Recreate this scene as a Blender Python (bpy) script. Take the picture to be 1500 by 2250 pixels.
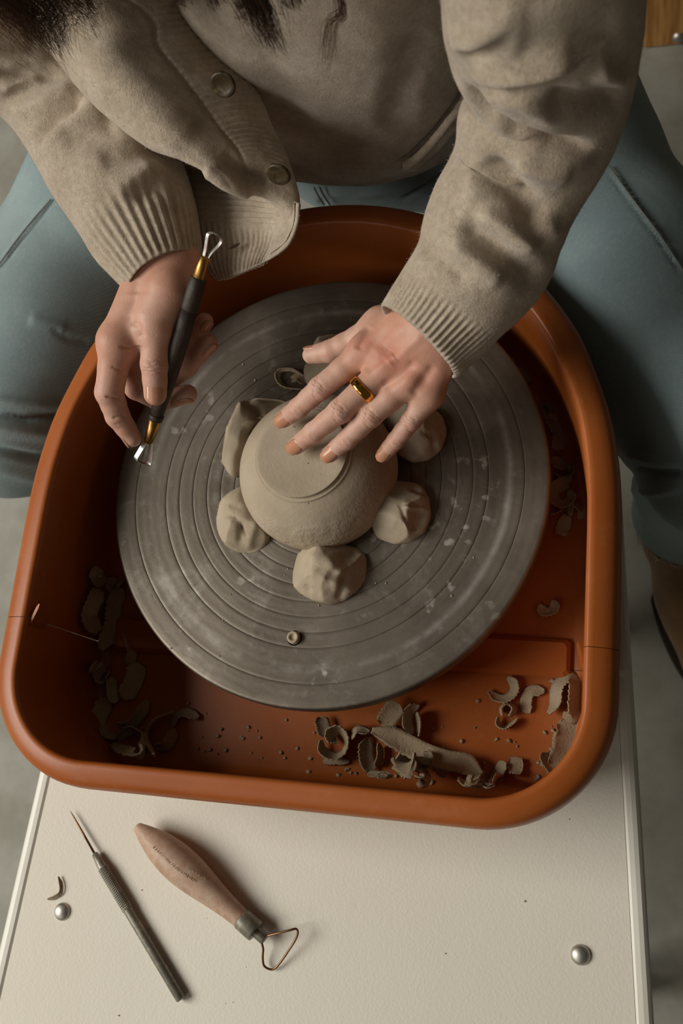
import bpy, math, random
import numpy as np
from mathutils import Vector, Matrix

random.seed(7); rng = np.random.default_rng(7)
for o in list(bpy.data.objects): bpy.data.objects.remove(o)
scn = bpy.context.scene
COL = scn.collection

# ------------------------------------------------------------------ camera
FPX = 2187.5                                   # 35 mm lens on a 24x36 portrait frame
CC = np.array([-0.0157, -0.0227, 0.7519])
_n = np.array([-0.2733, -0.3071, -1.0]); _n /= np.linalg.norm(_n)
_x = np.array([1.0, 0, 0]) - _n*_n[0]; _x /= np.linalg.norm(_x)
_y = np.cross(_n, _x)
_a = math.radians(-5.5)
MW = np.array([math.cos(_a)*_x + math.sin(_a)*_y, -math.sin(_a)*_x + math.cos(_a)*_y, _n])
CAMPOS = MW @ (-CC)
cd = bpy.data.cameras.new('camera'); cam = bpy.data.objects.new('camera', cd); COL.objects.link(cam)
cd.sensor_fit = 'VERTICAL'; cd.sensor_height = 36; cd.sensor_width = 24; cd.lens = 35
R3 = np.column_stack([MW @ [1, 0, 0], MW @ [0, -1, 0], MW @ [0, 0, -1]])
m4 = Matrix.Identity(4)
for i in range(3):
    for j in range(3): m4[i][j] = R3[i, j]
    m4[i][3] = CAMPOS[i]
cam.matrix_world = m4
cd.clip_start = 0.02
cd.dof.use_dof = True; cd.dof.focus_distance = 0.69; cd.dof.aperture_fstop = 9.0
scn.camera = cam

# ------------------------------------------------------------------ light
w = bpy.data.worlds.new('world'); scn.world = w; w.use_nodes = True
w.node_tree.nodes['Background'].inputs[0].default_value = (1.0, 0.86, 0.66, 1)
w.node_tree.nodes['Background'].inputs[1].default_value = 0.044
def area(name, loc, tgt, sx, sy, power, col):
    l = bpy.data.lights.new(name, 'AREA'); l.shape = 'RECTANGLE'; l.size = sx; l.size_y = sy
    l.energy = power; l.color = col
    o = bpy.data.objects.new(name, l); COL.objects.link(o); o.location = loc
    o.rotation_euler = (Vector(tgt) - Vector(loc)).to_track_quat('-Z', 'Y').to_euler()
    return o
area('window_light', (-2.45, -0.55, 1.98), (0, 0, 0), 2.0, 1.6, 112, (1.0, 0.965, 0.89))
area('front_fill_light', (-1.5, -2.8, 2.2), (0, 0, 0), 2.0, 1.6, 16, (1.0, 0.95, 0.85))  # weak fill lamp, added from the front to lift torso, right thigh and floor
scn.view_settings.view_transform = 'Standard'; scn.view_settings.look = 'None'
scn.view_settings.gamma = 1.0; scn.view_settings.use_curve_mapping = False
scn.view_settings.exposure = -0.10

# ------------------------------------------------------------------ helpers
def at(px, py, z):                      # where the sight line of a photo point meets height z
    d = MW @ np.array([(px-750)/FPX, (py-1125)/FPX, 1.0])
    return CAMPOS + d*((z-CAMPOS[2])/d[2])
def aty(px, py, y):
    d = MW @ np.array([(px-750)/FPX, (py-1125)/FPX, 1.0])
    return CAMPOS + d*((y-CAMPOS[1])/d[1])
def proj(V):
    v = np.asarray(V, float) @ MW + CC
    return np.stack([750+FPX*v[:, 0]/v[:, 2], 1125+FPX*v[:, 1]/v[:, 2]], 1)
def depth(p): return float((np.asarray(p) @ MW + CC)[2])
def unit(v):
    v = np.asarray(v, float); return v/(np.linalg.norm(v)+1e-12)
def lin(r, g, b, k=1.0):
    f = lambda c: (c/255/12.92 if c/255 <= .04045 else ((c/255+.055)/1.055)**2.4)*k
    return (min(f(r), .95), min(f(g), .95), min(f(b), .95), 1)

def mk(name, V, F, mat, parent=None, smooth=True, tris=None):
    me = bpy.data.meshes.new(name)
    V = np.asarray(V, dtype=np.float32)
    if isinstance(F, np.ndarray):
        n = len(F); k = F.shape[1]
        me.vertices.add(len(V)); me.vertices.foreach_set('co', V.ravel())
        me.loops.add(n*k); me.loops.foreach_set('vertex_index', F.astype(np.int32).ravel())
        me.polygons.add(n); me.polygons.foreach_set('loop_start', np.arange(0, n*k, k, dtype=np.int32))
        me.update(calc_edges=True); me.validate()
    else:
        me.from_pydata([tuple(map(float, v)) for v in V], [], [tuple(int(i) for i in f) for f in F]); me.update()
    if smooth: me.polygons.foreach_set('use_smooth', np.ones(len(me.polygons), dtype=bool))
    if mat: me.materials.append(mat)
    o = bpy.data.objects.new(name, me); COL.objects.link(o)
    if parent is not None: o.parent = parent
    return o
def empty(name, loc=(0, 0, 0), parent=None):
    o = bpy.data.objects.new(name, None); COL.objects.link(o); o.location = loc
    o.empty_display_size = .02
    if parent is not None: o.parent = parent
    return o
def tag(o, label=None, cat=None, group=None, kind=None):
    if label: o['label'] = label
    if cat: o['category'] = cat
    if group: o['group'] = group
    if kind: o['kind'] = kind
    return o
def localize(root):                      # children were modelled in world space; keep them there
    bpy.context.view_layer.update()
    for c in root.children:
        c.matrix_parent_inverse = root.matrix_world.inverted()

def gridF(nu, nv, closed=False):
    i = np.arange(nu-1)[:, None]; j = np.arange(nv if closed else nv-1)[None, :]
    j2 = (j+1) % nv
    return np.stack([i*nv+j+0*j, i*nv+j2, (i+1)*nv+j2, (i+1)*nv+j], -1).reshape(-1, 4)
def crom(P, n, axis=0):                  # Catmull-Rom through the rows of P, resampled to n
    P = np.moveaxis(np.asarray(P, float), axis, 0); k = len(P)
    Q = np.concatenate([[2*P[0]-P[1]], P, [2*P[-1]-P[-2]]])
    t = np.linspace(0, k-1, n); i = np.clip(t.astype(int), 0, k-2); u = t-i
    u = u.reshape((-1,)+(1,)*(P.ndim-1))
    a, b, c, d = Q[i], Q[i+1], Q[i+2], Q[i+3]
    r = .5*((2*b)+(c-a)*u+(2*a-5*b+4*c-d)*u*u+(3*b-a-3*c+d)*u**3)
    return np.moveaxis(r, 0, axis)
def lathe(prof, n=64, cap=True):         # profile [(r, z)] about z
    prof = np.asarray(prof, float); k = len(prof)
    a = np.linspace(0, 2*math.pi, n, endpoint=False)
    V = np.stack([prof[:, None, 0]*np.cos(a), prof[:, None, 0]*np.sin(a), prof[:, None, 1]+0*a], -1).reshape(-1, 3)
    F = [tuple(f) for f in gridF(k, n, True)]
    if cap:
        if prof[0, 0] > 1e-6: F.append(tuple(range(n))[::-1])
        if prof[-1, 0] > 1e-6: F.append(tuple(range((k-1)*n, k*n)))
    return V, F
def orient(V, base, axis, up=(0, 0, 1)): # z of the local shape goes along axis
    z = unit(axis); x = np.cross(up, z)
    if np.linalg.norm(x) < 1e-4: x = np.array([1., 0, 0])
    x = unit(x); y = np.cross(z, x)
    V = np.asarray(V, float)
    return np.asarray(base)+V[:, :1]*x+V[:, 1:2]*y+V[:, 2:3]*z
def tubeV(P, r, n=8, closed=False):
    P = np.asarray(P, float); k = len(P); r = np.broadcast_to(np.asarray(r, float), (k,))
    if closed: T = np.roll(P, -1, 0)-np.roll(P, 1, 0)
    else: T = np.gradient(P, axis=0)
    T /= np.linalg.norm(T, axis=1)[:, None]+1e-12
    ref = np.array([0, 0, 1.]); N = np.zeros_like(P); prev = None
    for i in range(k):
        if prev is None:
            b = np.cross(T[i], ref)
            if np.linalg.norm(b) < .05: b = np.cross(T[i], [1., 0, 0])
            nn = np.cross(unit(b), T[i])
        else: nn = prev-T[i]*(prev@T[i])
        prev = unit(nn); N[i] = prev
    B = np.cross(T, N); a = np.linspace(0, 2*math.pi, n, endpoint=False)
    V = P[:, None]+r[:, None, None]*(np.cos(a)[None, :, None]*N[:, None]+np.sin(a)[None, :, None]*B[:, None])
    V = V.reshape(-1, 3)
    if closed:
        F = gridF(k+1, n, True); F = F % (k*n)
        return V, [tuple(f) for f in F]
    F = [tuple(f) for f in gridF(k, n, True)]
    F.append(tuple(range(n))[::-1]); F.append(tuple(range((k-1)*n, k*n)))
    return V, F
def joinVF(parts):
    V = []; F = []; o = 0
    for v, f in parts:
        V.append(np.asarray(v, float)); F += [tuple(int(i)+o for i in q) for q in f]; o += len(v)
    return np.concatenate(V), F
def segdist(P, poly):                    # distance in the picture plane to a polyline
    d = np.full(len(P), 1e9)
    poly = np.asarray(poly, float)
    for a, b in zip(poly[:-1], poly[1:]):
        ba = b-a; t = np.clip(((P-a)@ba)/(ba@ba+1e-9), 0, 1)
        d = np.minimum(d, np.linalg.norm(P-a-t[:, None]*ba, axis=1))
    return d
def stroke_fade(P, poly):
    poly = np.asarray(poly, float); L = np.r_[0, np.cumsum(np.linalg.norm(np.diff(poly, axis=0), axis=1))]
    best = np.full(len(P), 1e9); s = np.zeros(len(P))
    for i, (a, b) in enumerate(zip(poly[:-1], poly[1:])):
        ba = b-a; t = np.clip(((P-a)@ba)/(ba@ba+1e-9), 0, 1); d = np.linalg.norm(P-a-t[:, None]*ba, axis=1)
        m = d < best; best[m] = d[m]; s[m] = (L[i]+t*(L[i+1]-L[i]))[m]/(L[-1]+1e-9)
    q = np.clip(np.minimum(s, 1-s)/.17, 0, 1); q = q*q*(3-2*q)
    return np.exp(0*s)*(.12+.88*q), best
def vnormals(V, F):
    N = np.zeros_like(V); q = F
    n = np.cross(V[q[:, 2]]-V[q[:, 0]], V[q[:, 3]]-V[q[:, 1]])
    for k in range(4): np.add.at(N, q[:, k], n)
    return N/(np.linalg.norm(N, axis=1)[:, None]+1e-12)
def sculpt(V, F, strokes, fade=False):               # press folds and creases into a mesh along the strokes
    N = vnormals(V, F); to = CAMPOS-V; to /= np.linalg.norm(to, axis=1)[:, None]
    fac = (N*to).sum(1)
    if fac.mean() < 0 and np.abs(fac).mean() > 0 and (fac > 0).mean() < .5: pass
    wgt = np.clip(fac*2.5+.4, 0, 1); px = proj(V); D = np.zeros(len(V))
    for pts, wd, amp in strokes:
        x0, y0 = np.min(pts, 0)-3*wd; x1, y1 = np.max(pts, 0)+3*wd
        s = np.where((px[:, 0] > x0) & (px[:, 0] < x1) & (px[:, 1] > y0) & (px[:, 1] < y1))[0]
        if len(s):
            if fade: fd, ds = stroke_fade(px[s], pts); D[s] += amp*fd*np.exp(-(ds/wd)**2)
            else: D[s] += amp*np.exp(-(segdist(px[s], pts)/wd)**2)
    lim = .013; D = lim*np.tanh(D/lim)
    return V+N*(D*wgt)[:, None]
def vnoise(P, s, seed=0):                # cheap smooth noise from summed sines
    r = np.random.default_rng(seed); o = np.zeros(len(P))
    for k in range(7):
        d = r.normal(size=3); d /= np.linalg.norm(d); f = s*(1+.45*k)
        o += np.sin(P@d*f+r.uniform(0, 6.28))/(1+.4*k)
    return o/3.0

# ------------------------------------------------------------------ materials
class NT:
    def __init__(s, name):
        s.m = bpy.data.materials.new(name); s.m.use_nodes = True; s.t = s.m.node_tree; s.n = s.t.nodes
        s.b = s.n['Principled BSDF']; s.tc = s.n.new('ShaderNodeTexCoord')
    def link(s, a, b): s.t.links.new(a, b)
    def sock(s, v, inp):
        if hasattr(v, 'links') or isinstance(v, bpy.types.NodeSocket): s.link(v, inp)
        else: inp.default_value = v
    def mapping(s, scale=(1, 1, 1), rot=(0, 0, 0), loc=(0, 0, 0), src='Object'):
        mp = s.n.new('ShaderNodeMapping'); mp.inputs['Scale'].default_value = scale
        mp.inputs['Rotation'].default_value = rot; mp.inputs['Location'].default_value = loc
        s.link(s.tc.outputs[src], mp.inputs[0]); return mp.outputs[0]
    def noise(s, scale, detail=4, rough=.55, vec=None, dist=0):
        x = s.n.new('ShaderNodeTexNoise'); x.inputs['Scale'].default_value = scale
        x.inputs['Detail'].default_value = detail; x.inputs['Roughness'].default_value = rough
        x.inputs['Distortion'].default_value = dist
        s.link(vec if vec is not None else s.tc.outputs['Object'], x.inputs['Vector']); return x.outputs['Fac']
    def vor(s, scale, vec=None, feature='F1'):
        x = s.n.new('ShaderNodeTexVoronoi'); x.inputs['Scale'].default_value = scale; x.feature = feature
        s.link(vec if vec is not None else s.tc.outputs['Object'], x.inputs['Vector']); return x.outputs['Distance']
    def wave(s, scale, vec=None, typ='BANDS', d='X', dist=0, detail=2, dscale=1):
        x = s.n.new('ShaderNodeTexWave'); x.wave_type = typ
        if typ == 'BANDS': x.bands_direction = d
        else: x.rings_direction = d
        x.inputs['Scale'].default_value = scale; x.inputs['Distortion'].default_value = dist
        x.inputs['Detail'].default_value = detail; x.inputs['Detail Scale'].default_value = dscale
        s.link(vec if vec is not None else s.tc.outputs['Object'], x.inputs['Vector']); return x.outputs['Fac']
    def ramp(s, fac, stops, mode='LINEAR'):
        x = s.n.new('ShaderNodeValToRGB'); x.color_ramp.interpolation = mode
        e = x.color_ramp.elements
        while len(e) < len(stops): e.new(.5)
        for q, (p, c) in zip(e, stops):
            q.position = p; q.color = c if hasattr(c, '__len__') else (c, c, c, 1)
        s.link(fac, x.inputs[0]); return x.outputs[0]
    def mix(s, fac, a, b, mode='MIX'):
        x = s.n.new('ShaderNodeMix'); x.data_type = 'RGBA'; x.blend_type = mode
        s.sock(fac, x.inputs[0]); s.sock(a, x.inputs[6]); s.sock(b, x.inputs[7]); return x.outputs[2]
    def math(s, op, a, b=0.0):
        x = s.n.new('ShaderNodeMath'); x.operation = op
        s.sock(a, x.inputs[0]); s.sock(b, x.inputs[1]); return x.outputs[0]
    def attr(s, name):
        x = s.n.new('ShaderNodeAttribute'); x.attribute_name = name; return x.outputs['Fac']
    def bump(s, h, strength=.3, dist=.001):
        x = s.n.new('ShaderNodeBump'); x.inputs['Strength'].default_value = strength
        x.inputs['Distance'].default_value = dist; s.link(h, x.inputs['Height'])
        if s.b.inputs['Normal'].links: s.link(s.b.inputs['Normal'].links[0].from_socket, x.inputs['Normal'])
        s.link(x.outputs[0], s.b.inputs['Normal'])
    def set(s, **k):
        nm = dict(color='Base Color', rough='Roughness', metal='Metallic', spec='Specular IOR Level', sss='Subsurface Weight',
                  sheen='Sheen Weight', sheenr='Sheen Roughness', aniso='Anisotropic', coat='Coat Weight', coatr='Coat Roughness')
        for a, v in k.items(): s.sock(v, s.b.inputs[nm[a]])
        return s

def m_concrete():
    t = NT('concrete'); a = t.noise(2.5, 6, .6); b = t.noise(14, 5, .6)
    c = t.ramp(a, [(.3, lin(138, 135, 122)), (.55, lin(160, 158, 146)), (.75, lin(176, 175, 166))])
    c = t.mix(.35, c, t.ramp(b, [(.35, lin(110, 104, 90)), (.65, lin(170, 168, 160))]))
    t.set(color=c, rough=.8); t.bump(t.noise(60, 5), .2, .002); return t.m
def m_pine():
    t = NT('pine_wood'); v = t.mapping((1, 1, 9), (0, 0, 0)); v2 = t.mapping((14, 14, 1.2))
    g = t.noise(6, 5, .6, v2, 1.2)
    c = t.ramp(g, [(.3, lin(150, 98, 45)), (.55, lin(196, 142, 78)), (.75, lin(216, 168, 104))])
    t.set(color=c, rough=.6); t.bump(g, .15, .002); return t.m
def m_table():
    t = NT('white_laminate'); a = t.noise(3, 4); st = t.noise(22, 5, .6)
    c = t.mix(t.ramp(a, [(.35, 0.0), (.75, 0.5)]), lin(224, 218, 205), lin(213, 205, 186))
    c = t.mix(t.ramp(st, [(.68, 0.0), (.78, .22)]), c, lin(170, 150, 120))
    t.set(color=c, rough=.55, spec=.35); t.bump(t.noise(520, 3, .6), .35, .0006); return t.m
def m_edge():
    t = NT('edge_band'); c = t.mix(t.ramp(t.noise(25), [(.4, 0.0), (.8, .4)]), lin(224, 221, 210), lin(204, 198, 182))
    t.set(color=c, rough=.4); return t.m
def m_pan():
    t = NT('terracotta_plastic'); a = t.noise(9, 5)
    c = t.ramp(a, [(.3, lin(154, 80, 30)), (.7, lin(166, 90, 38))])
    d = t.ramp(t.noise(55, 6, .7), [(.55, 0.0), (.85, .22)])
    c = t.mix(d, c, lin(186, 140, 104))
    sp = t.ramp(t.vor(210), [(.02, .8), (.05, 0.0)])
    sel = t.ramp(t.noise(30, 2), [(.52, 0.0), (.6, 1.0)])
    c = t.mix(t.math('MULTIPLY', sp, sel), c, lin(205, 180, 150))
    t.set(color=c, rough=t.ramp(a, [(.3, .33), (.7, .45)]), spec=.35, coat=.06, coatr=.3)
    t.bump(t.noise(400, 3), .06, .0006); return t.m
def m_steel_wheel():
    t = NT('wheel_aluminium')
    rings = t.wave(330, None, 'RINGS', 'Z'); rings2 = t.wave(47, None, 'RINGS', 'Z', 3, 3, 2)
    sm = t.noise(9, 6, .65); sm2 = t.noise(30, 5, .7, None, .6)
    c = t.ramp(sm, [(.25, lin(100, 92, 81)), (.55, lin(118, 109, 98)), (.8, lin(135, 126, 114))])
    c = t.mix(t.ramp(sm2, [(.54, 0.0), (.74, .40)]), c, lin(172, 166, 156))
    sp = t.math('MULTIPLY', t.ramp(t.noise(85, 4, .5), [(.60, 0.0), (.68, 1.0)]), t.ramp(t.noise(13, 3), [(.5, 0.0), (.62, .7)]))
    c = t.mix(sp, c, lin(205, 198, 188))
    # ring shaped smears of dried slip
    sep = t.n.new('ShaderNodeVectorMath'); sep.operation = 'LENGTH'; t.link(t.tc.outputs['Object'], sep.inputs[0])
    r = sep.outputs['Value']
    band = t.ramp(t.math('ABSOLUTE', t.math('SUBTRACT', t.math('ADD', r, t.math('MULTIPLY', t.noise(14), .006)), .1445)), [(.0012, .9), (.0042, 0.0)])
    c = t.mix(t.math('MULTIPLY', band, t.ramp(t.noise(11, 5, .7), [(.42, 0.0), (.64, .80)])), c, lin(196, 190, 182))
    band2 = t.ramp(t.math('ABSOLUTE', t.math('SUBTRACT', t.math('ADD', r, t.math('MULTIPLY', t.noise(10), .012)), .083)), [(.002, .8), (.012, 0.0)])
    c = t.mix(t.math('MULTIPLY', band2, t.ramp(t.noise(18, 5, .7), [(.48, 0.0), (.68, .55)])), c, lin(190, 186, 178))
    t.set(color=c, metal=.82, rough=t.ramp(sm, [(.3, .40), (.7, .54)]))
    t.bump(rings, .20, .00016); t.bump(rings2, .12, .0003); return t.m
def m_clay(name, c0, c1, c2, pits=0.0, grain=.3):
    t = NT(name); a = t.noise(26, 6, .65); b = t.noise(160, 4)
    c = t.ramp(a, [(.28, c0), (.5, c1), (.75, c2)])
    c = t.mix(t.ramp(t.vor(95), [(.02, .9), (.05, 0.0)]), c, lin(70, 56, 42))
    t.set(color=c, rough=.86, spec=.25); t.bump(b, grain, .0009); t.bump(t.noise(500, 3), grain, .0005)
    if pits: t.bump(t.ramp(t.vor(420), [(.10, 0.0), (.3, 1.0)]), pits, .0008)
    return t.m
def m_bowl():
    t = NT('leather_hard_clay'); a = t.noise(20, 6, .65)
    c = t.ramp(a, [(.28, lin(160, 145, 124)), (.5, lin(173, 158, 137)), (.75, lin(185, 171, 151))])
    c = t.mix(t.ramp(t.vor(70), [(.025, .85), (.05, 0.0)]), c, lin(78, 62, 46))
    t.set(color=c, rough=.85, spec=.25)
    sx = t.n.new('ShaderNodeSeparateXYZ'); t.link(t.tc.outputs['Object'], sx.inputs[0])
    z = sx.outputs['Z']
    zone = t.math('MULTIPLY', t.ramp(z, [(.012, 0.0), (.020, 1.0)]), t.ramp(z, [(.036, 1.0), (.044, .15)]))
    pit = t.math('MULTIPLY', t.ramp(t.vor(330), [(.08, 0.0), (.28, 1.0)]), zone)
    pm = t.ramp(t.noise(70, 4, .6), [(.42, 0.0), (.6, 1.0)])
    t.bump(t.math('MULTIPLY', pit, pm), .6, .0009)
    t.bump(t.wave(60, None, 'BANDS', 'Z', .6, 2, 3), .10, .0006)
    t.bump(t.noise(420, 4), .3, .0006); return t.m
def m_skin():
    t = NT('skin'); a = t.noise(70, 5); red = t.attr('red'); dust = t.attr('dust')
    c = t.ramp(a, [(.3, lin(186, 136, 113)), (.7, lin(201, 152, 130))])
    c = t.mix(red, c, lin(182, 102, 78))
    dn = t.ramp(t.noise(120, 6, .7), [(.25, .1), (.8, .8)])
    c = t.mix(t.math('MULTIPLY', dust, dn), c, lin(208, 180, 164))
    t.set(color=c, rough=.5, sss=.12, spec=.35)
    t.b.inputs['Subsurface Radius'].default_value = (.9, .35, .2); t.b.inputs['Subsurface Scale'].default_value = .004
    t.bump(t.vor(900), .16, .0004); t.bump(t.noise(260, 4), .22, .0006); return t.m
def m_nail():
    t = NT('nail_polish'); c = t.mix(t.ramp(t.noise(420, 3), [(.66, 0.0), (.74, .8)]), lin(190, 136, 106), lin(222, 196, 174))
    t.set(color=c, rough=.22, spec=.5, coat=.4, coatr=.12); return t.m
def m_knit(name='oatmeal_knit', dark=1.0):
    t = NT(name); a = t.noise(45, 6, .7); b = t.noise(260, 5, .7)
    c = t.ramp(a, [(.28, lin(164, 149, 130, dark)), (.5, lin(184, 169, 150, dark)), (.74, lin(202, 189, 171, dark))])
    c = t.mix(t.ramp(b, [(.35, .45), (.6, 0.0)]), c, lin(150, 128, 104, dark))
    t.set(color=c, rough=.95, sheen=.35, sheenr=.5, spec=.1)
    t.bump(t.noise(700, 4, .75), .6, .0016); t.bump(t.noise(170, 4, .6), .35, .0022); return t.m
def m_denim(name, c0, c1, c2):
    t = NT(name); a = t.noise(7, 5, .6); b = t.noise(330, 3, .7)
    c = t.ramp(a, [(.3, c0), (.52, c1), (.75, c2)])
    tw = t.wave(270, t.mapping((1, 1, .6), (0, .3, .75)), dist=3.0, detail=3, dscale=30)
    c = t.mix(t.ramp(tw, [(.25, .22), (.7, 0.0)]), c, lin(78, 92, 100))
    c = t.mix(t.ramp(b, [(.5, 0.0), (.75, .16)]), c, lin(190, 196, 192))
    t.set(color=c, rough=.9, sheen=.1, spec=.15); t.bump(tw, .3, .0006); t.bump(b, .3, .0007); return t.m
def m_metal(name, col, rough, dirt=None, amt=.5, metal=1.0):
    t = NT(name); c = t.mix(0.0, col, col)
    if dirt: c = t.mix(t.ramp(t.noise(140, 5, .7), [(.5, 0.0), (.68, amt)]), c, dirt)
    t.set(color=c, metal=metal, rough=rough); t.bump(t.noise(300, 3), .08, .0004); return t.m
def m_handle_wood():
    t = NT('beech_handle'); g = t.noise(18, 5, .6, t.mapping((9, 9, .7)), 1.0)
    c = t.ramp(g, [(.3, lin(158, 118, 92)), (.6, lin(184, 146, 119)), (.8, lin(200, 168, 142))])
    c = t.mix(t.ramp(t.noise(75, 6, .72), [(.40, .15), (.72, .6)]), c, lin(200, 184, 168))
    t.set(color=c, rough=.5, spec=.4); t.bump(g, .2, .0006); return t.m
def m_plain(name, col, rough=.6, metal=0.0, bump=0.0, scale=300):
    t = NT(name); c = t.mix(t.ramp(t.noise(60, 5), [(.35, 0.0), (.75, .35)]), col, tuple(list(np.array(col[:3])*.7)+[1]))
    t.set(color=c, rough=rough, metal=metal)
    if bump: t.bump(t.noise(scale, 4), bump, .0008)
    return t.m
def m_hair():
    t = NT('dark_brown_hair'); t.set(color=t.ramp(t.noise(30), [(.3, lin(58, 38, 24)), (.7, lin(92, 62, 40))]), rough=.55, spec=.25); return t.m
def m_suede():
    t = NT('brown_suede'); t.set(color=t.ramp(t.noise(18, 6), [(.3, lin(112, 82, 48)), (.7, lin(150, 116, 74))]), rough=.9, sheen=.3)
    t.bump(t.noise(300, 4), .4, .001); return t.m
def m_button():
    t = NT('horn_button'); g = t.noise(90, 4, .6, None, 1.5)
    t.set(color=t.ramp(g, [(.3, lin(36, 29, 20)), (.55, lin(72, 60, 40)), (.75, lin(104, 90, 62))]), rough=.38, spec=.35); return t.m

M = dict(concrete=m_concrete(), pine=m_pine(), table=m_table(), edge=m_edge(), pan=m_pan(), wheel=m_steel_wheel(),
         pad=m_clay('soft_clay', lin(158, 143, 121), lin(171, 156, 134), lin(184, 170, 149)),
         shave=m_clay('clay_shaving', lin(140, 122, 98), lin(158, 140, 115), lin(174, 157, 133), .5, .5),
         bowl=m_bowl(), skin=m_skin(), nail=m_nail(), knit=m_knit(),
         denim=m_denim('washed_denim', lin(122, 140, 144), lin(142, 160, 162), lin(164, 180, 180)),
         hair=m_hair(), suede=m_suede(), button=m_button(), wood=m_handle_wood(),
         bolt=m_metal('zinc_bolt', lin(190, 186, 178), .48, lin(150, 145, 135), .5),
         gold=m_metal('gold_ring', lin(230, 168, 76), .12),
         brass=m_metal('brass_ferrule', lin(172, 130, 72), .36, lin(110, 84, 50), .6),
         chrome=m_metal('polished_steel', lin(232, 230, 226), .3),
         dull=m_metal('dull_steel', lin(128, 124, 112), .5, lin(186, 176, 158), .6, .55),
         wire=m_metal('bronzed_wire', lin(120, 92, 66), .35, lin(150, 130, 110), .4),
         black=m_plain('black_handle', lin(48, 36, 26), .6, 0, .7, 200),
         blackmetal=m_plain('black_frame', lin(34, 32, 29), .5), sole=m_plain('rubber_sole', lin(44, 38, 30), .8),
         fray=m_plain('cotton_threads', lin(206, 202, 190), .9), thread=m_plain('stitching', lin(112, 112, 104), .9), dark_knit=m_plain('dark_thread', lin(62, 46, 30), .95))

# ------------------------------------------------------------------ setting
FLOOR = -0.52
V = np.array([(-3, -3, FLOOR), (3, -3, FLOOR), (3, 3, FLOOR), (-3, 3, FLOOR)])
tag(mk('floor', V, [(0, 1, 2, 3)], M['concrete'], smooth=False), 'grey mottled concrete studio floor under the wheel', None, None, 'structure')

def boxVF(lo, hi, bev=0.0):
    x0, y0, z0 = lo; x1, y1, z1 = hi
    if bev <= 0:
        V = [(x0, y0, z0), (x1, y0, z0), (x1, y1, z0), (x0, y1, z0), (x0, y0, z1), (x1, y0, z1), (x1, y1, z1), (x0, y1, z1)]
        return np.array(V), [(3, 2, 1, 0), (4, 5, 6, 7), (0, 1, 5, 4), (1, 2, 6, 5), (2, 3, 7, 6), (3, 0, 4, 7)]
    b = bev; rings = [(b, z0), (0, z0+b), (0, z1-b), (b, z1)]; V = []
    for ins, z in rings:
        a0, a1, c0, c1 = x0+ins, x1-ins, y0+ins, y1-ins
        V += [(a0+b, c0, z), (a1-b, c0, z), (a1, c0+b, z), (a1, c1-b, z), (a1-b, c1, z), (a0+b, c1, z), (a0, c1-b, z), (a0, c0+b, z)]
    F = [tuple(f) for f in gridF(4, 8, True)]+[tuple(range(8))[::-1], tuple(range(24, 32))]
    return np.array(V), F

# pine bench seen at the top right edge
bench = empty('wooden_bench', (0.42, 0.88, FLOOR)); tag(bench, 'blurred orange pine bench standing on the concrete behind the potter', 'bench')
def part(name, VF, mat, parent, smooth=False): return mk(name, VF[0], VF[1], mat, parent, smooth)
bx0 = at(1411, 108, FLOOR)
X0, Y0 = float(bx0[0]), float(bx0[1])
part('front_board', boxVF((X0, Y0, FLOOR), (X0+.62, Y0+.02, FLOOR+.30), .003), M['pine'], bench)
for k, (xa, xb) in enumerate([(X0+.004, X0+.036), (X0+.40, X0+.44)]):
    part('leg', boxVF((xa, Y0+.021, FLOOR), (xb, Y0+.061, FLOOR+.40), .003), M['pine'], bench)
    part('leg', boxVF((xa, Y0+.34, FLOOR), (xb, Y0+.38, FLOOR+.40), .003), M['pine'], bench)
for k in range(4):
    part('seat_plank', boxVF((X0-.02, Y0+.004+k*.098, FLOOR+.401), (X0+.66, Y0+.096+k*.098, FLOOR+.425), .004), M['pine'], bench)
bb = aty(1490, 83, Y0-.001)
v, f = lathe([(0, .006), (.004, .0055), (.0075, .003), (.0085, 0)], 20, False)
mk('bolt', orient(v, (bb[0], Y0-.0005, bb[2]), (0, -1, 0)), f, M['bolt'], bench)
localize(bench)

# ------------------------------------------------------------------ pottery wheel
TZ = -0.070
wheel = empty('pottery_wheel', (0, -.05, FLOOR)); tag(wheel, 'white topped electric pottery wheel with a turning grey metal wheel head', 'pottery wheel')
def offs(poly, d):
    P = np.asarray(poly, float); c = P.mean(0); return c+(P-c)*(1-d/np.linalg.norm(P-c, axis=1))[:, None]
tl0, tl1 = (-.2215, .02), (-.252, -.43); tr0, tr1 = (.2185, .02), (.2515, -.43)
out = [tl0, tl1, tr1, tr0]
def prism(poly, z0, z1, bev=.002):
    n = len(poly); P = np.asarray(poly, float); Q = offs(P, bev)
    V = np.concatenate([np.c_[Q, np.full(n, z0)], np.c_[P, np.full(n, z0+bev)], np.c_[P, np.full(n, z1-bev)], np.c_[Q, np.full(n, z1)]])
    return V, [tuple(q) for q in gridF(4, n, True)]+[tuple(range(n))[::-1], tuple(range(3*n, 4*n))]
inn = [(x*(1-.0115/.24), y) for x, y in out]; inn = [(inn[0][0], .012), (inn[1][0], -.422), (inn[2][0], -.422), (inn[3][0], .012)]
part('table_top', prism(inn, TZ-.030, TZ, .0006), M['table'], wheel)
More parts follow.
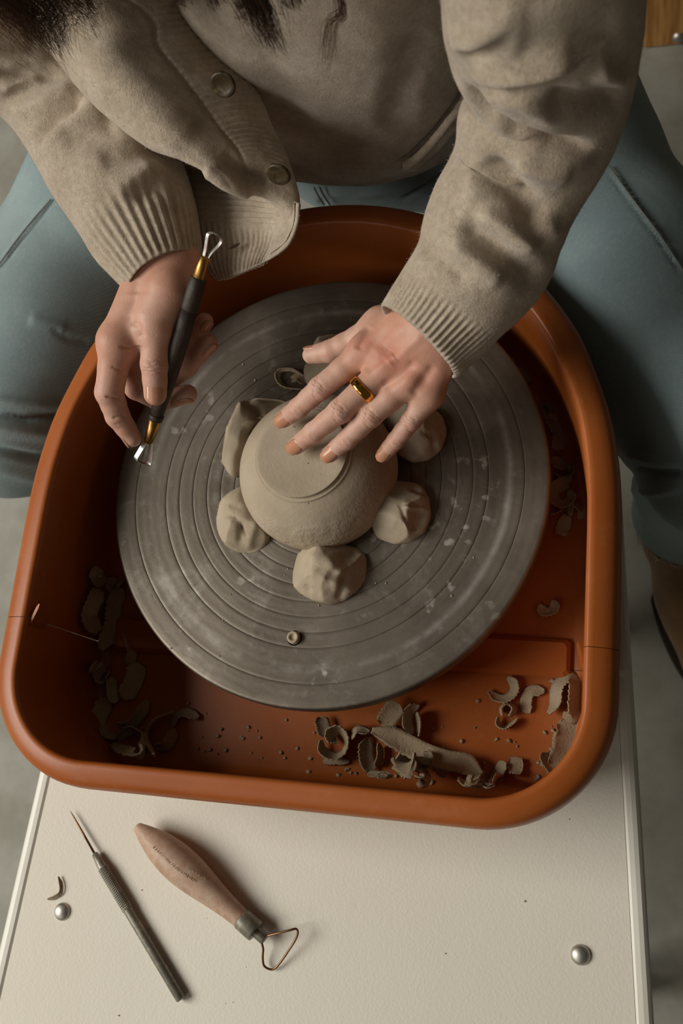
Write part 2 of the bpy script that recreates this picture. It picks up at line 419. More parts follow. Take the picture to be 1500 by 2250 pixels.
# edging strip round the board
def bandstrip(a, b, c, d, z0, z1):
    a, b, c, d = [np.array(q, float) for q in (a, b, c, d)]; V = []
    for t, z in ((0, z0), (0, z1-.0050), (.10, z1-.0022), (.28, z1-.0006), (.55, z1), (.85, z1-.0003), (1.0, z1-.0016), (1.0, z0)):
        for p in (a+(d-a)*t, b+(c-b)*t): V.append((p[0], p[1], z))
    n = 8; F = [(2*k, 2*k+1, 2*((k+1) % n)+1, 2*((k+1) % n)) for k in range(n)]
    F += [tuple(2*k for k in range(n))[::-1], tuple(2*k+1 for k in range(n))]
    return np.array(V), F
def strip(o_, i_, z0, z1):
    n = 4; parts = []
    for k in range(n):
        a, b = o_[k], o_[(k+1) % n]; c, d = i_[(k+1) % n], i_[k]
        parts.append(bandstrip(a, b, c, d, z0, z1))
    return joinVF(parts)
part('edge_band', strip(out, inn, TZ-.0315, TZ+.0014), M['edge'], wheel)
for p in ((137, 2003), (1275, 2098)):
    c = at(*p, TZ)
    v, f = lathe([(0, .0040), (.0022, .0040), (.0030, .0036), (.0045, .0032), (.0060, .0020), (.0067, .0006), (.0068, 0)], 32, False)
    mk('bolt', v+c, f, M['bolt'], wheel)
for sx, sy in ((-1, 1), (1, 1), (-1, -1), (1, -1)):
    x = sx*(.17 if sy > 0 else .215); y = -.02 if sy > 0 else -.39
    part('leg', boxVF((x-.016, y-.016, FLOOR), (x+.016, y+.016, TZ-.032), .002), M['blackmetal'], wheel)
part('motor_housing', boxVF((-.085, -.11, -.27), (.085, .07, TZ-.032), .012), M['blackmetal'], wheel)
v, f = tubeV([(0, 0, -.30), (0, 0, -.20), (0, 0, -.10), (0, 0, -.018)], .018, 20)
mk('shaft', v, f, M['dull'], wheel)
# wheel head: lathed disc with cut rings
WR = 0.17; prof = [(.0, -.0002)]
grooves = [.0345, .0460, .0575, .0690, .0805, .0920, .1035, .1150, .1262, .1520]
r = .004
for g in grooves:
    wd = .00030
    prof += [(g-.0022, 0), (g-wd*1.5, 0), (g-wd*1.1, -.00003), (g-wd*.5, -.0004), (g+wd*.5, -.0004), (g+wd*1.1, -.00003), (g+wd*1.5, 0), (g+.0022, 0)]
prof += [(WR-.006, 0), (WR-.0030, 0), (WR-.0022, -.00006), (WR-.0012, -.0004), (WR-.0003, -.0013), (WR, -.0026), (WR, -.004), (WR, -.012), (WR-.001, -.0145), (WR-.004, -.0155), (.02, -.0158), (.0, -.0158)]
v, f = lathe(prof, 256, False)
wh = mk('wheel_head', v, f, M['wheel'], wheel)
md = wh.modifiers.new('e', 'EDGE_SPLIT'); md.split_angle = math.radians(50)
c = at(643, 1400, .004)
v, f = lathe([(0, .0030), (.0022, .0032), (.0026, .0045), (.0036, .0048), (.0044, .0042), (.0046, .0030), (.0046, .0), (.0056, .0), (.0058, -.0001)], 28, False)
pin = mk('bat_pin', v+np.array([c[0], c[1], 0]), f, M['pad'], wh)
localize(wheel)

# ------------------------------------------------------------------ splash pan
def pan_outline(off, n=260):
    """closed outline, `off` metres inside the outer rim line, starting at the left seam and running round the far side"""
    RF = .2125-off; XS = .2195-off; YN = -.2375+off*.86; RC = max(.085-off, .02)
    pts = []
    side = [(XS, -.045), (XS-.0006, -.020), (XS-.0032, .008), (XS-.0098, .042)]
    arc = [(RF*math.cos(math.radians(a)), RF*math.sin(math.radians(a))) for a in np.linspace(156, 24, 23)]
    pts += [tuple(q) for q in crom([(-x, y) for x, y in side]+arc+side[::-1], 110)]
    for y in np.linspace(-.06, YN+RC+.004, 8): pts.append((XS, y))
    for a in np.linspace(0, -90, 18): pts.append((XS-RC+RC*math.cos(math.radians(a)), YN+RC+RC*math.sin(math.radians(a))))
    for x in np.linspace(XS-RC-.01, -XS+RC+.01, 14): pts.append((x, YN))
    for a in np.linspace(-90, -180, 18): pts.append((-XS+RC+RC*math.cos(math.radians(a)), YN+RC+RC*math.sin(math.radians(a))))
    for y in np.linspace(YN+RC+.004, -.06, 8): pts.append((-XS, y))
    return np.array(pts)
RZ = .050; PF = -.0655
SEAM = -.122
sec = [(.0, RZ-.030), (.0, RZ-.017), (.0007, RZ-.0105), (.0026, RZ-.0062), (.0060, RZ-.0036), (.0110, RZ-.0017), (.0160, RZ-.0004), (.0190, RZ), (.0209, RZ-.0010),
       (.0219, RZ-.0040), (.0223, RZ-.035), (.0226, -.030), (.0229, PF+.022), (.0234, PF+.009), (.0262, PF+.0028), (.0330, PF), (.060, PF)]
und = [(.060, PF-.003), (.0330, PF-.003), (.0245, PF+.001), (.0206, PF+.009), (.0201, PF+.022), (.0198, -.030), (.0196, RZ-.035), (.0192, RZ-.012), (.0175, RZ-.0040),
       (.0120, RZ-.0050), (.0065, RZ-.0068), (.0034, RZ-.012), (.0026, RZ-.030)]
full = sec+und
rings = [pan_outline(o) for o, z in full]
npt = len(rings[0])
S = np.stack([np.c_[rg, np.full(npt, z)] for rg, (o, z) in zip(rings, full)])      # (k, npt, 3)
def clip_half(S, keep_far, gap):
    """cut the closed sweep at the seam line into two open sweeps with clean ends"""
    k, n, _ = S.shape; base = S[5]
    res = []
    y = base[:, 1]; far = y > SEAM
    # order so that the kept part is one run
    idx = [i for i in range(n) if far[i] == keep_far]
    # far part wraps around index 0
    if keep_far:
        br = [i for i in range(n) if far[i] and not far[i-1]]
        start = br[0]; idx = []
        i = start
        while far[i % n]: idx.append(i % n); i += 1
    P = S[:, idx, :].copy()
    ends = SEAM+gap if keep_far else SEAM-gap
    P[:, 0, 1] = ends; P[:, -1, 1] = ends
    P[:, 0, 0] = S[:, idx[0], 0]; P[:, -1, 0] = S[:, idx[-1], 0]
    return P
pan = empty('splash_pan', (0, 0, PF-.003)); tag(pan, 'two piece terracotta brown plastic splash pan around the wheel head', 'splash pan')
def shellF(k, m):
    F = [tuple(q) for q in gridF(k, m, False)]
    F += [(j+1, j, (k-1)*m+j, (k-1)*m+j+1) for j in range(m-1)]
    a = [i*m for i in range(k)]; b = [i*m+m-1 for i in range(k)]
    F += [tuple(a), tuple(b[::-1])]
    return F
halves = {}
for nm, far, gap in (('rear_half', True, .00022), ('front_half', False, .00022)):
    P = clip_half(S, far, gap); k, m, _ = P.shape
    o = mk('pan_half', P.reshape(-1, 3), shellF(k, m), M['pan'], pan)
    md = o.modifiers.new('e', 'EDGE_SPLIT'); md.split_angle = math.radians(55)
    halves[nm] = (o, P)
# floors of the two halves
def fan_floor(P, far):
    inner = P[16]; m = len(inner)
    parts = []
    if far:                              # ring floor around the shaft
        N = 80
        a = np.linspace(0, 1, m)
        arc = np.stack([.045*np.cos(np.pi*(1-a)), .045*np.sin(np.pi*(1-a)), 0*a+PF], 1); arc[:, 1] = np.where((a < .02) | (a > .98), SEAM+.00022, arc[:, 1])
        rows = [inner*(1-t)+arc*t for t in np.linspace(0, 1, 6)]
        for r_ in rows: r_[0, 1] = SEAM+.00022; r_[-1, 1] = SEAM+.00022
        rows[-1][0, 0] = -.045; rows[-1][-1, 0] = .045
    else:
        cx = np.linspace(.19, -.19, m)
        line = np.stack([inner[:, 0]*0+np.linspace(inner[0, 0], inner[-1, 0], m), np.full(m, SEAM-.00022), np.full(m, PF)], 1)
        rows = [inner*(1-t)+line*t for t in np.linspace(0, 1, 6)]
    T = np.stack(rows); B = T.copy(); B[..., 2] -= .003
    k = len(rows)
    V = np.concatenate([T.reshape(-1, 3), B.reshape(-1, 3)])
    F = [tuple(q) for q in gridF(k, m)]+[tuple(i+k*m for i in q[::-1]) for q in gridF(k, m)]
    return V, F
for nm, far in (('rear_half', True), ('front_half', False)):
    o, P = halves[nm]; v, f = fan_floor(P, far)
    mk('pan_floor', v, f, M['pan'], o)
# overlap step where the halves meet on the floor
v, f = boxVF((-.185, SEAM-.006, PF+.0002), (.185, SEAM+.022, PF+.0062), .0028)
mk('joint_lip', v, f, M['pan'], halves['rear_half'][0], False)
# clips at the joints
for (a, b, top) in ((at(86, 1327, .0470), at(58, 1383, .0440), 0), (at(1268, 1412, .0470), at(1281, 1470, .0440), 0)):
    d = unit(b-a); s_ = np.cross(d, [0, 0, 1.]); s_ = unit(s_)
    V = []
    for t, wd in ((0, .0005), (.15, .0011), (.6, .0011), (1, .0004)):
        p = a+(b-a)*t
        for q in ((-1, 0), (1, 0), (1, -1), (-1, -1)): V.append(p+s_*wd*q[0]+np.array([0, 0, q[1]*.020]))
    mk('clip', V, [tuple(q) for q in gridF(4, 4, True)]+[(3, 2, 1, 0), (12, 13, 14, 15)], M['pan'], halves['rear_half'][0], False)
localize(pan)
for h in halves.values(): localize(h[0])
localize(wh)

# ------------------------------------------------------------------ clay bowl upside down
bc = np.array([.002, .003, 0.0])
prof = [(.0, .0572), (.010, .0573), (.020, .0574), (.0295, .0577), (.0322, .0578), (.0328, .0577), (.0331, .0573), (.0332, .0560), (.0333, .0552), (.0338, .0549), (.0352, .0549), (.0357, .0547), (.0360, .0537), (.0364, .0533), (.0375, .0527),
        (.0400, .0508), (.0440, .0478), (.0480, .0438), (.0515, .0392), (.0545, .0340), (.0567, .0285), (.0583, .0228), (.0591, .0170), (.0590, .0115), (.0580, .0060), (.0568, .0018), (.0560, .0002),
        (.0520, .0002), (.0530, .010), (.0535, .018), (.0500, .032), (.040, .044), (.028, .048), (.0, .049)]
prof = np.array(prof); t_ = np.r_[prof[:16], crom(prof[15:27], 46)[1:], prof[27:]]
v, f = lathe(t_, 144, False)
ang = np.arctan2(v[:, 1], v[:, 0]); lowz = np.clip((.05-v[:, 2])/.05, 0, 1)
rr = 1+lowz*(.010*np.sin(ang*2+.8)+.006*np.sin(3*ang)); v[:, 0] *= rr; v[:, 1] *= rr
bowl = mk('clay_bowl', v+bc, f, M['bowl']); md = bowl.modifiers.new('e', 'EDGE_SPLIT'); md.split_angle = math.radians(38)
tag(bowl, 'unglazed beige clay bowl upside down at the centre of the wheel', 'bowl')

# ------------------------------------------------------------------ clay pads that hold the bowl
def inpoly_radius(poly, c, th):
    P = np.asarray(poly, float)-c; best = 0
    d = np.array([math.cos(th), math.sin(th)])
    for a, b in zip(P, np.roll(P, -1, 0)):
        e = b-a; den = d[0]*e[1]-d[1]*e[0]
        if abs(den) < 1e-12: continue
        t = (a[0]*e[1]-a[1]*e[0])/den; s = (a[0]*d[1]-a[1]*d[0])/den
        if t > 0 and -1e-6 <= s <= 1+1e-6: best = max(best, t)
    return best
def pad(px, H, planes, seed, label, strokes=(), p=2.6):
    poly = np.array([at(x, y, .004)[:2] for x, y in px]); c = poly.mean(0)
    nt, nr = 96, 26
    th = np.linspace(0, 2*math.pi, nt, endpoint=False)
    R = np.array([inpoly_radius(poly, c, a) for a in th])
    R = (np.roll(R, 1)+2*R+np.roll(R, -1)+np.roll(R, 2)*.5+np.roll(R, -2)*.5)/5
    rows = []
    for i in range(nr):
        ph = i/(nr-1)*math.pi/2*1.18                # from the top centre down and slightly under
        s = abs(math.sin(ph))**(2/p) if ph < math.pi/2 else 1-.5*(1-math.sin(ph))
        z = max(0.0, math.cos(ph)) if ph < math.pi/2 else 0
        z = z**(2/p)
        rows.append(np.c_[c[0]+R*s*np.cos(th), c[1]+R*s*np.sin(th), np.full(nt, z*H)])
    V = np.concatenate(rows)
    for (nx, ny, nz, d) in planes:                  # pinched flat facets
        n = unit((nx, ny, nz)); q = V-np.array([c[0], c[1], 0]); h = q@n-d
        over = h > 0
        V[over] -= n*(h[over]*.88)[:, None]
    V[:, 2] = np.maximum(V[:, 2], 0)
    F = gridF(nr, nt, True)
    top = V[:, 2] > .001
    N = vnormals(V, F)
    if (N[nt*3:nt*6, 2].mean()) < 0: N = -N; F = F[:, ::-1]
    V = V+N*(top*(vnoise(V, 160, seed)*.0009+vnoise(V, 420, seed+1)*.00035))[:, None]
    if len(strokes): V = sculpt(V, F, strokes)
    V[:, 2] = np.maximum(V[:, 2], .0001)
    o = mk('clay_wedge', V, F, M['pad'])
    tag(o, label, 'clay', 'soft clay wedges pressed around the bowl'); return o
pad([(505, 1046), (485, 1010), (480, 960), (495, 920), (525, 885), (560, 862), (600, 856), (632, 872), (625, 910), (590, 930), (560, 960), (540, 1000), (535, 1035), (522, 1048)], .021,
    [(-.8, .1, .6, .0155), (.1, .9, .5, .024), (.4, .5, .9, .020)], 1, 'pale clay wedge at the upper left of the bowl with a dark torn top',
    [([(545, 880), (565, 900), (575, 930), (560, 955)], 9, -.0045), ([(560, 878), (600, 868), (625, 880)], 9, .002), ([(500, 940), (540, 990)], 10, .0015)])
pad([(540, 1065), (510, 1078), (488, 1100), (474, 1135), (476, 1165), (490, 1195), (520, 1212), (550, 1214), (575, 1200), (592, 1180), (580, 1150), (562, 1110), (550, 1080)], .020,
    [(-.7, -.2, .7, .0165), (.2, -.7, .7, .018)], 2, 'pale pitted clay wedge at the lower left of the bowl',
    [([(505, 1130), (530, 1150), (528, 1185)], 8, -.0022), ([(530, 1160), (540, 1178)], 3.5, -.0022), ([(560, 1150), (548, 1195)], 9, .0016), ([(497, 1105), (520, 1112)], 6, -.0012)])
pad([(645, 1212), (637, 1245), (640, 1280), (660, 1305), (690, 1320), (722, 1327), (755, 1318), (785, 1295), (802, 1270), (803, 1225), (790, 1202), (745, 1195), (690, 1203)], .027,
    [(-.75, .1, .66, .0205), (-.35, -.75, .6, .0205), (.75, -.1, .65, .021), (.35, -.8, .5, .021), (.1, .2, 1, .0245), (.55, .55, .7, .0215)], 3, 'large faceted clay wedge in front of the bowl',
    [([(690, 1225), (720, 1235), (742, 1255), (738, 1290)], 12, .0016), ([(742, 1258), (775, 1240), (793, 1222)], 6, .0022), ([(755, 1275), (745, 1310)], 7, -.0022), ([(672, 1288), (680, 1296)], 4, -.0012), ([(755, 1222), (775, 1215)], 9, -.002)], 3.0)
pad([(868, 1055), (840, 1090), (822, 1130), (817, 1165), (832, 1185), (865, 1193), (900, 1188), (932, 1168), (946, 1130), (940, 1090), (925, 1065), (900, 1058)], .022,
    [(.75, -.2, .6, .019), (-.3, -.8, .6, .019), (.2, .6, .8, .0195)], 4, 'clay wedge at the lower right of the bowl with a thumb dent',
    [([(920, 1130), (915, 1160)], 13, -.0035), ([(890, 1115), (930, 1118)], 4, .0022), ([(880, 1110), (890, 1140)], 5, -.0015), ([(905, 1075), (938, 1085)], 4, -.002)])
pad([(850, 900), (845, 935), (860, 975), (875, 1000), (905, 1014), (940, 1008), (968, 985), (980, 950), (972, 915), (945, 892), (900, 884)], .022,
    [(.8, .1, .6, .020), (-.2, -.8, .6, .021)], 5, 'shaded clay wedge under the little finger right of the bowl',
    [([(915, 940), (950, 960), (955, 985)], 8, -.002), ([(900, 920), (920, 945)], 7, .0016)])
pad([(672, 850), (668, 815), (676, 770), (690, 738), (720, 724), (760, 728), (785, 750), (790, 800), (760, 840), (715, 860)], .017,
    [(-.7, .3, .6, .016), (0, .8, .6, .017)], 6, 'shaded clay wedge behind the bowl under the thumb',
    [([(690, 745), (680, 790)], 8, -.0015)])

# ------------------------------------------------------------------ clay shavings
NSH = [0]
def shaving(pts, wid, label, group=None, z0=PF, tilt=60, lift=0.0, parent=None, ragged=.35, thick=.0011, scale_in=None, seed=None):
    """ribbon of trimmed clay: pts are (px, py[, tilt, dz]); tilt 0 lies flat, 90 stands on edge"""
    wid *= .80; NSH[0] += 1; r_ = np.random.default_rng(NSH[0]*13+5)
    A = []
    for q in pts:
        tl = q[2] if len(q) > 2 else tilt; dz = q[3] if len(q) > 3 else lift
        zz = z0+dz+wid*.5*abs(math.sin(math.radians(tl)))+.0012
        if z0 == PF:                                   # heaped up against the wall where the floor ends
            for _ in range(14):
                w_ = at(q[0], q[1], zz)
                if w_[0] > -.1895 and w_[1] > -.207: break
                zz += .003
            w_ = at(q[0], q[1], zz); hw = wid*.5*math.cos(math.radians(tl))
            w_[0] = np.clip(w_[0], -.1935+hw, .1935-hw); w_[1] = max(w_[1], -.2115+hw)
            if w_[1] > 0:
                rr_ = math.hypot(w_[0], w_[1]); k_ = min(1, (.1865-hw)/rr_); w_[0] *= k_; w_[1] *= k_
            A.append(list(w_)+[math.radians(tl)]); continue
        A.append(list(at(q[0], q[1], zz))+[math.radians(tl)])
    A = np.array(A); n = max(18, 10*len(A)); A = crom(A, n)
    P = A[:, :3]; T = np.gradient(P, axis=0); T /= np.linalg.norm(T, axis=1)[:, None]+1e-12
    up = np.array([0, 0, 1.]); S_ = np.cross(T, up); S_ /= np.linalg.norm(S_, axis=1)[:, None]+1e-9
    U = np.cross(S_, T)
    W = S_*np.cos(A[:, 3])[:, None]+U*np.sin(A[:, 3])[:, None]; Nn = np.cross(T, W)
    nv = 7; V = []
    taper = np.minimum(1, np.minimum(np.linspace(0.25, 5, n), np.linspace(5, .35, n)))
    jag = ragged*(.5*r_.random(n)+.5*np.abs(np.sin(np.linspace(0, n*.9, n)+r_.random())))
    for s in (1, -1):
        for j in range(nv):
            q = j/(nv-1)*2-1
            wv = wid*.5*taper*(q if q < 0 else q*(1-jag))
            cup = (1-q*q)*wid*.10
            ridge = .00022*np.sin(np.linspace(0, n*1.7, n))
            V.append(P+W*wv[:, None]+Nn*(cup+s*thick*.5+ridge*(s > 0))[:, None])
    V = np.stack(V, 1)                                 # n, 2nv
    a = V[:, :nv]; b = V[:, nv:][:, ::-1]; V = np.concatenate([a, b], 1)
    F = [tuple(q) for q in gridF(n, 2*nv, True)]
    F += [tuple(range(2*nv))[::-1], tuple(range((n-1)*2*nv, n*2*nv))]
    V = V.reshape(-1, 3); lowest = V[:, 2].min()
    if lowest < z0+.0002: V[:, 2] += z0+.0002-lowest
    o = mk('clay_shaving', V, F, M['shave']); tag(o, label, 'clay shaving', group); return o
def R6(L): return [(650+q[0]/2.055, 1380+q[1]/2.055)+tuple(q[2:]) for q in L]
def L7(L): return [(q[0]/3.125, 1180+q[1]/3.125)+tuple(q[2:]) for q in L]
def C4(L): return [(1050+q[0]/4.33, 680+q[1]/4.33)+tuple(q[2:]) for q in L]
gR = 'clay shavings heaped in the front of the pan'; gL = 'shaded clay shavings along the left of the pan'; gC = 'shaded clay shavings along the right of the pan'
shaving(R6([(868, 285), (905, 315), (950, 318), (985, 290), (985, 250), (955, 222)]), .011, 'open C shaped shaving lying apart nearest the wheel in the right of the pan', gR, tilt=35)
shaving(R6([(1052, 385), (1040, 340), (1060, 290), (1122, 285)]), .012, 'short hooked shaving between the C shaped curl and the large ring', gR, tilt=15)
shaving(R6([(1140, 385), (1172, 340), (1182, 265), (1230, 220), (1270, 250), (1278, 330), (1250, 400), (1205, 388)]), .019, 'large ring shaped shaving against the right wall below the clip', gR, tilt=50)
shaving(R6([(930, 395), (925, 360), (955, 338), (985, 365), (965, 400)]), .013, 'small upright curl below the open C shaped shaving', gR, tilt=75)
shaving(R6([(912, 400), (912, 435), (940, 450), (975, 430), (1000, 408)]), .010, 'thin ragged curl touching the small upright curl', gR, tilt=70)
shaving(R6([(1185, 425), (1222, 455), (1235, 515), (1205, 580), (1150, 625)]), .026, 'broad smooth crescent shaving in the right corner of the pan', gR, tilt=18, ragged=.15)
shaving(R6([(250, 500), (275, 460), (330, 470)]), .014, 'bent end of shaving at the left of the long ribbon', gR, tilt=55, lift=.006)
shaving(R6([(340, 462, 15), (430, 492, 20), (520, 540, 10), (600, 578, 15), (680, 600, 25), (765, 618, 20), (835, 668, 30)]), .021, 'long ribbed ribbon shaving crossing the front of the pan', gR, lift=.010, ragged=.2)
shaving(R6([(105, 400), (120, 445), (130, 490)]), .016, 'short shaving tucked against the edge of the wheel head', gR, tilt=30, lift=.004)
shaving(R6([(112, 505), (118, 550), (165, 580), (215, 560), (228, 500), (195, 458), (155, 475), (160, 505), (185, 512)]), .017, 'tight spiral shaving at the left end of the heap', gR, tilt=62)
shaving(R6([(320, 500), (312, 560), (325, 615), (350, 640)]), .018, 'shaving hanging down under the bent ribbon end', gR, tilt=40)
shaving(R6([(375, 520), (378, 580), (360, 625)]), .013, 'narrow shaving standing beside the hanging one', gR, tilt=75)
shaving(R6([(480, 555, 60), (485, 600, 40), (500, 680, 10), (530, 735, 25)]), .026, 'wide ribbed shaving lying below the middle of the long ribbon', gR, tilt=20, lift=.003)
shaving(R6([(585, 640), (570, 700), (545, 735)]), .014, 'shaving edge folded beside the wide ribbed shaving', gR, tilt=70)
shaving(R6([(460, 338), (425, 385), (385, 440)]), .021, 'strip shaving sloping out from under the wheel head', gR, tilt=12, lift=.008)
shaving(R6([(555, 345), (510, 375), (500, 430), (520, 480)]), .014, 'shaded strip shaving half under the wheel head', gR, tilt=55)
shaving(R6([(550, 490), (555, 430), (545, 380)]), .018, 'reddish shaded strip beside the one under the wheel head', gR, tilt=70)
shaving(R6([(535, 612), (560, 638), (600, 615), (605, 575), (570, 560)]), .013, 'round curl pressed on the long ribbon', gR, tilt=55, lift=.010)
shaving(R6([(625, 615), (650, 640), (672, 672)]), .014, 'stub of shaving under the long ribbon', gR, tilt=45)
shaving(R6([(765, 722), (800, 705), (835, 650)]), .012, 'crescent shaving at the right end of the long ribbon', gR, tilt=30, lift=.008)
shaving(R6([(750, 670), (770, 725), (820, 735), (850, 700)]), .015, 'loop shaving at the right end of the heap', gR, tilt=70)
shaving(R6([(855, 650), (850, 690), (865, 730), (880, 770)]), .012, 'pointed shaving standing beside the loop', gR, tilt=65)
shaving(R6([(880, 735), (905, 670), (945, 605)]), .014, 'angled shaving rising right of the loop', gR, tilt=35, lift=.003)
shaving(R6([(955, 620), (990, 625), (1025, 630)]), .017, 'flat tongue of shaving at the right end of the heap', gR, tilt=10, lift=.003)
shaving(R6([(320, 692), (360, 725), (430, 740)]), .008, 'torn scrap of shavings against the front wall', gR, tilt=40)
shaving(R6([(365, 700), (390, 668), (410, 690)]), .009, 'small torn curl on the scrap by the front wall', gR, tilt=60, lift=.004)
shaving(R6([(120, 660-60), (150, 600), (240, 605)]), .008, 'flake of shaving under the tight spiral', gR, tilt=20)
shaving(R6([(1115, 560), (1130, 605), (1160, 650)]), .012, 'crumpled shaving beside the broad crescent', gR, tilt=40)
for P_, w_, tl, lb in [
    ([(700, 360), (640, 440), (610, 560), (680, 655)], .019, 60, 'bowed shaving farthest left in the upper left group'),
    ([(835, 350), (770, 460), (765, 600), (690, 770)], .020, 50, 'long bowed shaving right of the farthest left one'),
    ([(850, 640), (900, 760), (890, 890)], .014, 60, 'arching shaving over the dark gap in the left heap'),
    ([(610, 915), (660, 890), (700, 980), (750, 920)], .016, 55, 'curled shaving in the middle of the left heap'),
    ([(935, 860), (915, 980), (840, 1110)], .021, 25, 'ragged flat shaving in the middle of the left heap'),
    ([(760, 960), (765, 1060), (785, 1140)], .014, 50, 'narrow upright shaving beside the ragged flat one'),
    ([(745, 1095), (660, 1220), (625, 1330), (690, 1375)], .020, 35, 'shaving bending down the left wall'),
    ([(1010, 1120), (950, 1230), (870, 1300), (800, 1290)], .016, 60, 'dark curl behind the big open curl at lower left'),
    ([(1060, 1500), (1010, 1380), (1060, 1260), (1200, 1195)], .013, 78, 'thin upright arc forming the big open curl at lower left'),
    ([(1185, 1300), (1210, 1230), (1270, 1205), (1360, 1240)], .013, 40, 'hooked tip of the big open curl at lower left'),
    ([(1195, 1320), (1140, 1430), (1060, 1445)], .016, 60, 'inner side of the big open curl at lower left'),
    ([(770, 1420), (850, 1520), (960, 1490), (1000, 1390), (910, 1330), (810, 1390)], .017, 60, 'round dark curl lowest in the left corner'),
    ([(690, 215), (655, 270), (715, 325)], .016, 55, 'hooked shaving at the top of the left heap'),
    ([(735, 290), (790, 350), (850, 290)], .015, 65, 'cupped shaving next to the rim of the wheel head'),
    ([(700, 1290), (730, 1360), (800, 1380)], .014, 70, 'small dark curl above the lowest curl')]:
    shaving(L7(P_), w_, lb, gL, tilt=tl)
for P_, w_, tl, lb in [
    ([(790, 830), (860, 1050), (810, 1200), (730, 1330)], .018, 35, 'long bowed shaving in the shade right of the wheel head'),
    ([(705, 1400), (780, 1480), (930, 1440)], .016, 30, 'smile shaped shaving in the shade right of the wheel head'),
    ([(990, 1640), (850, 1635), (725, 1700), (720, 1800), (800, 1850), (895, 1800), (895, 1710)], .016, 40, 'ring shaving with a tail beside the right rim'),
    ([(880, 1960), (880, 1870), (960, 1840), (1010, 1910), (960, 1985)], .012, 50, 'faint small ring below the ring with a tail'),
    ([(750, 2040), (810, 2060), (880, 2075)], .024, 5, 'flat square flake lowest in the right group'),
    ([(420, 470), (500, 560), (590, 620)], .026, 25, 'broad shaded shaving near the cuff'),
    ([(610, 900), (720, 880), (760, 990), (650, 1050)], .015, 60, 'dark loop in the middle of the right group'),
    ([(730, 1560), (830, 1590), (960, 1540), (985, 1450)], .013, 55, 'dark loop above the ring with a tail'),
    ([(300, 400), (350, 440), (430, 430)], .020, 25, 'dark flake touching the rim of the wheel head'),
    ([(190, 160), (240, 170), (310, 210)], .026, 30, 'clay chunk half hidden below the left sleeve cuff'),
    ([(680, 1950), (760, 1920), (810, 1870)], .005, 40, 'thread thin shaving below the ring with a tail')]:
    shaving(C4(P_), w_, lb, gC, tilt=tl)
shaving([(1183, 1328), (1195, 1345), (1218, 1338), (1216, 1318)], .011, 'faint lone curl on the pan floor right of the wheel head', gC, tilt=25)
# on the wheel head, behind the bowl
shaving([(668, 826), (640, 812), (612, 815), (608, 832), (625, 850), (668, 856)], .0045, 'thin looped ribbon of clay lying on the wheel head', None, z0=0.0, tilt=60, thick=.001)
shaving([(640, 838), (655, 828), (668, 842)], .012, 'small leaf of clay inside the looped ribbon', None, z0=0.0, tilt=25)
# on the table top
shaving([(128, 1926), (134, 1945), (132, 1962), (118, 1972), (104, 1976)], .0042, 'thin bent sliver of clay on the white table by the bolt', None, z0=TZ, tilt=45, thick=.0008)

def crumbs(name, label, spots, mat, z0, n_r=(.0008, .0022)):
    parts = []
    for (x, y) in spots:
        r_ = random.uniform(*n_r); c = at(x, y, z0+r_*.5)
        ico = []
        for a in range(3):
            for b in range(6):
                th = b/6*6.283+a*.4; ph = (a-1)*.85
                k = r_*random.uniform(.6, 1.15)
                ico.append((c[0]+k*math.cos(ph)*math.cos(th), c[1]+k*math.cos(ph)*math.sin(th), z0+r_*.55+k*.6*math.sin(ph)))
        parts.append((np.array(ico), [tuple(q) for q in gridF(3, 6, True)]+[tuple(range(6))[::-1], tuple(range(12, 18))]))
    v, f = joinVF(parts); o = mk(name, v, f, mat, smooth=False); tag(o, label, 'clay crumbs', None, 'stuff'); return o
sp = [(650+a/2.055, 1380+b/2.055) for a, b in [(805, 450), (998, 532), (850, 608), (1095, 608), (1092, 672), (1100, 680), (1085, 678), (1055, 715), (1150, 545), (1140, 560), (1150, 655), (1160, 640), (1135, 650), (1010, 75), (225, 640), (180, 600), (290, 605), (1150, 240), (1158, 238), (1205, 335), (820, 330), (905, 500), (270, 655)]]
sp += [(628, 1582), (545, 1598), (443, 1620), (532, 1625), (410, 1640), (452, 1567), (412, 1545)]
sp += [(random.uniform(430, 1230), random.uniform(1590, 1720)) for _ in range(60)]
crumbs('clay_crumbs', 'loose clay crumbs scattered over the pan floor', sp, M['shave'], PF)
crumbs('clay_crumbs', 'specks of clay scattered on the white table', [(418, 2190), (455, 2018), (978, 2095), (495, 2205), (1250, 1800), (540, 2125)]+[(random.uniform(120, 1350), random.uniform(1850, 2240)) for _ in range(5)], M['shave'], TZ, (.0003, .0008))
crumbs('clay_crumbs', 'clay bits scattered on the metal wheel head', [(506, 1306), (632, 1250), (1040, 1225), (560, 835), (533, 800), (700, 1330)]+[(random.uniform(330, 1000), random.uniform(1250, 1450)) for _ in range(10)], M['pad'], 0.0, (.0004, .0010))

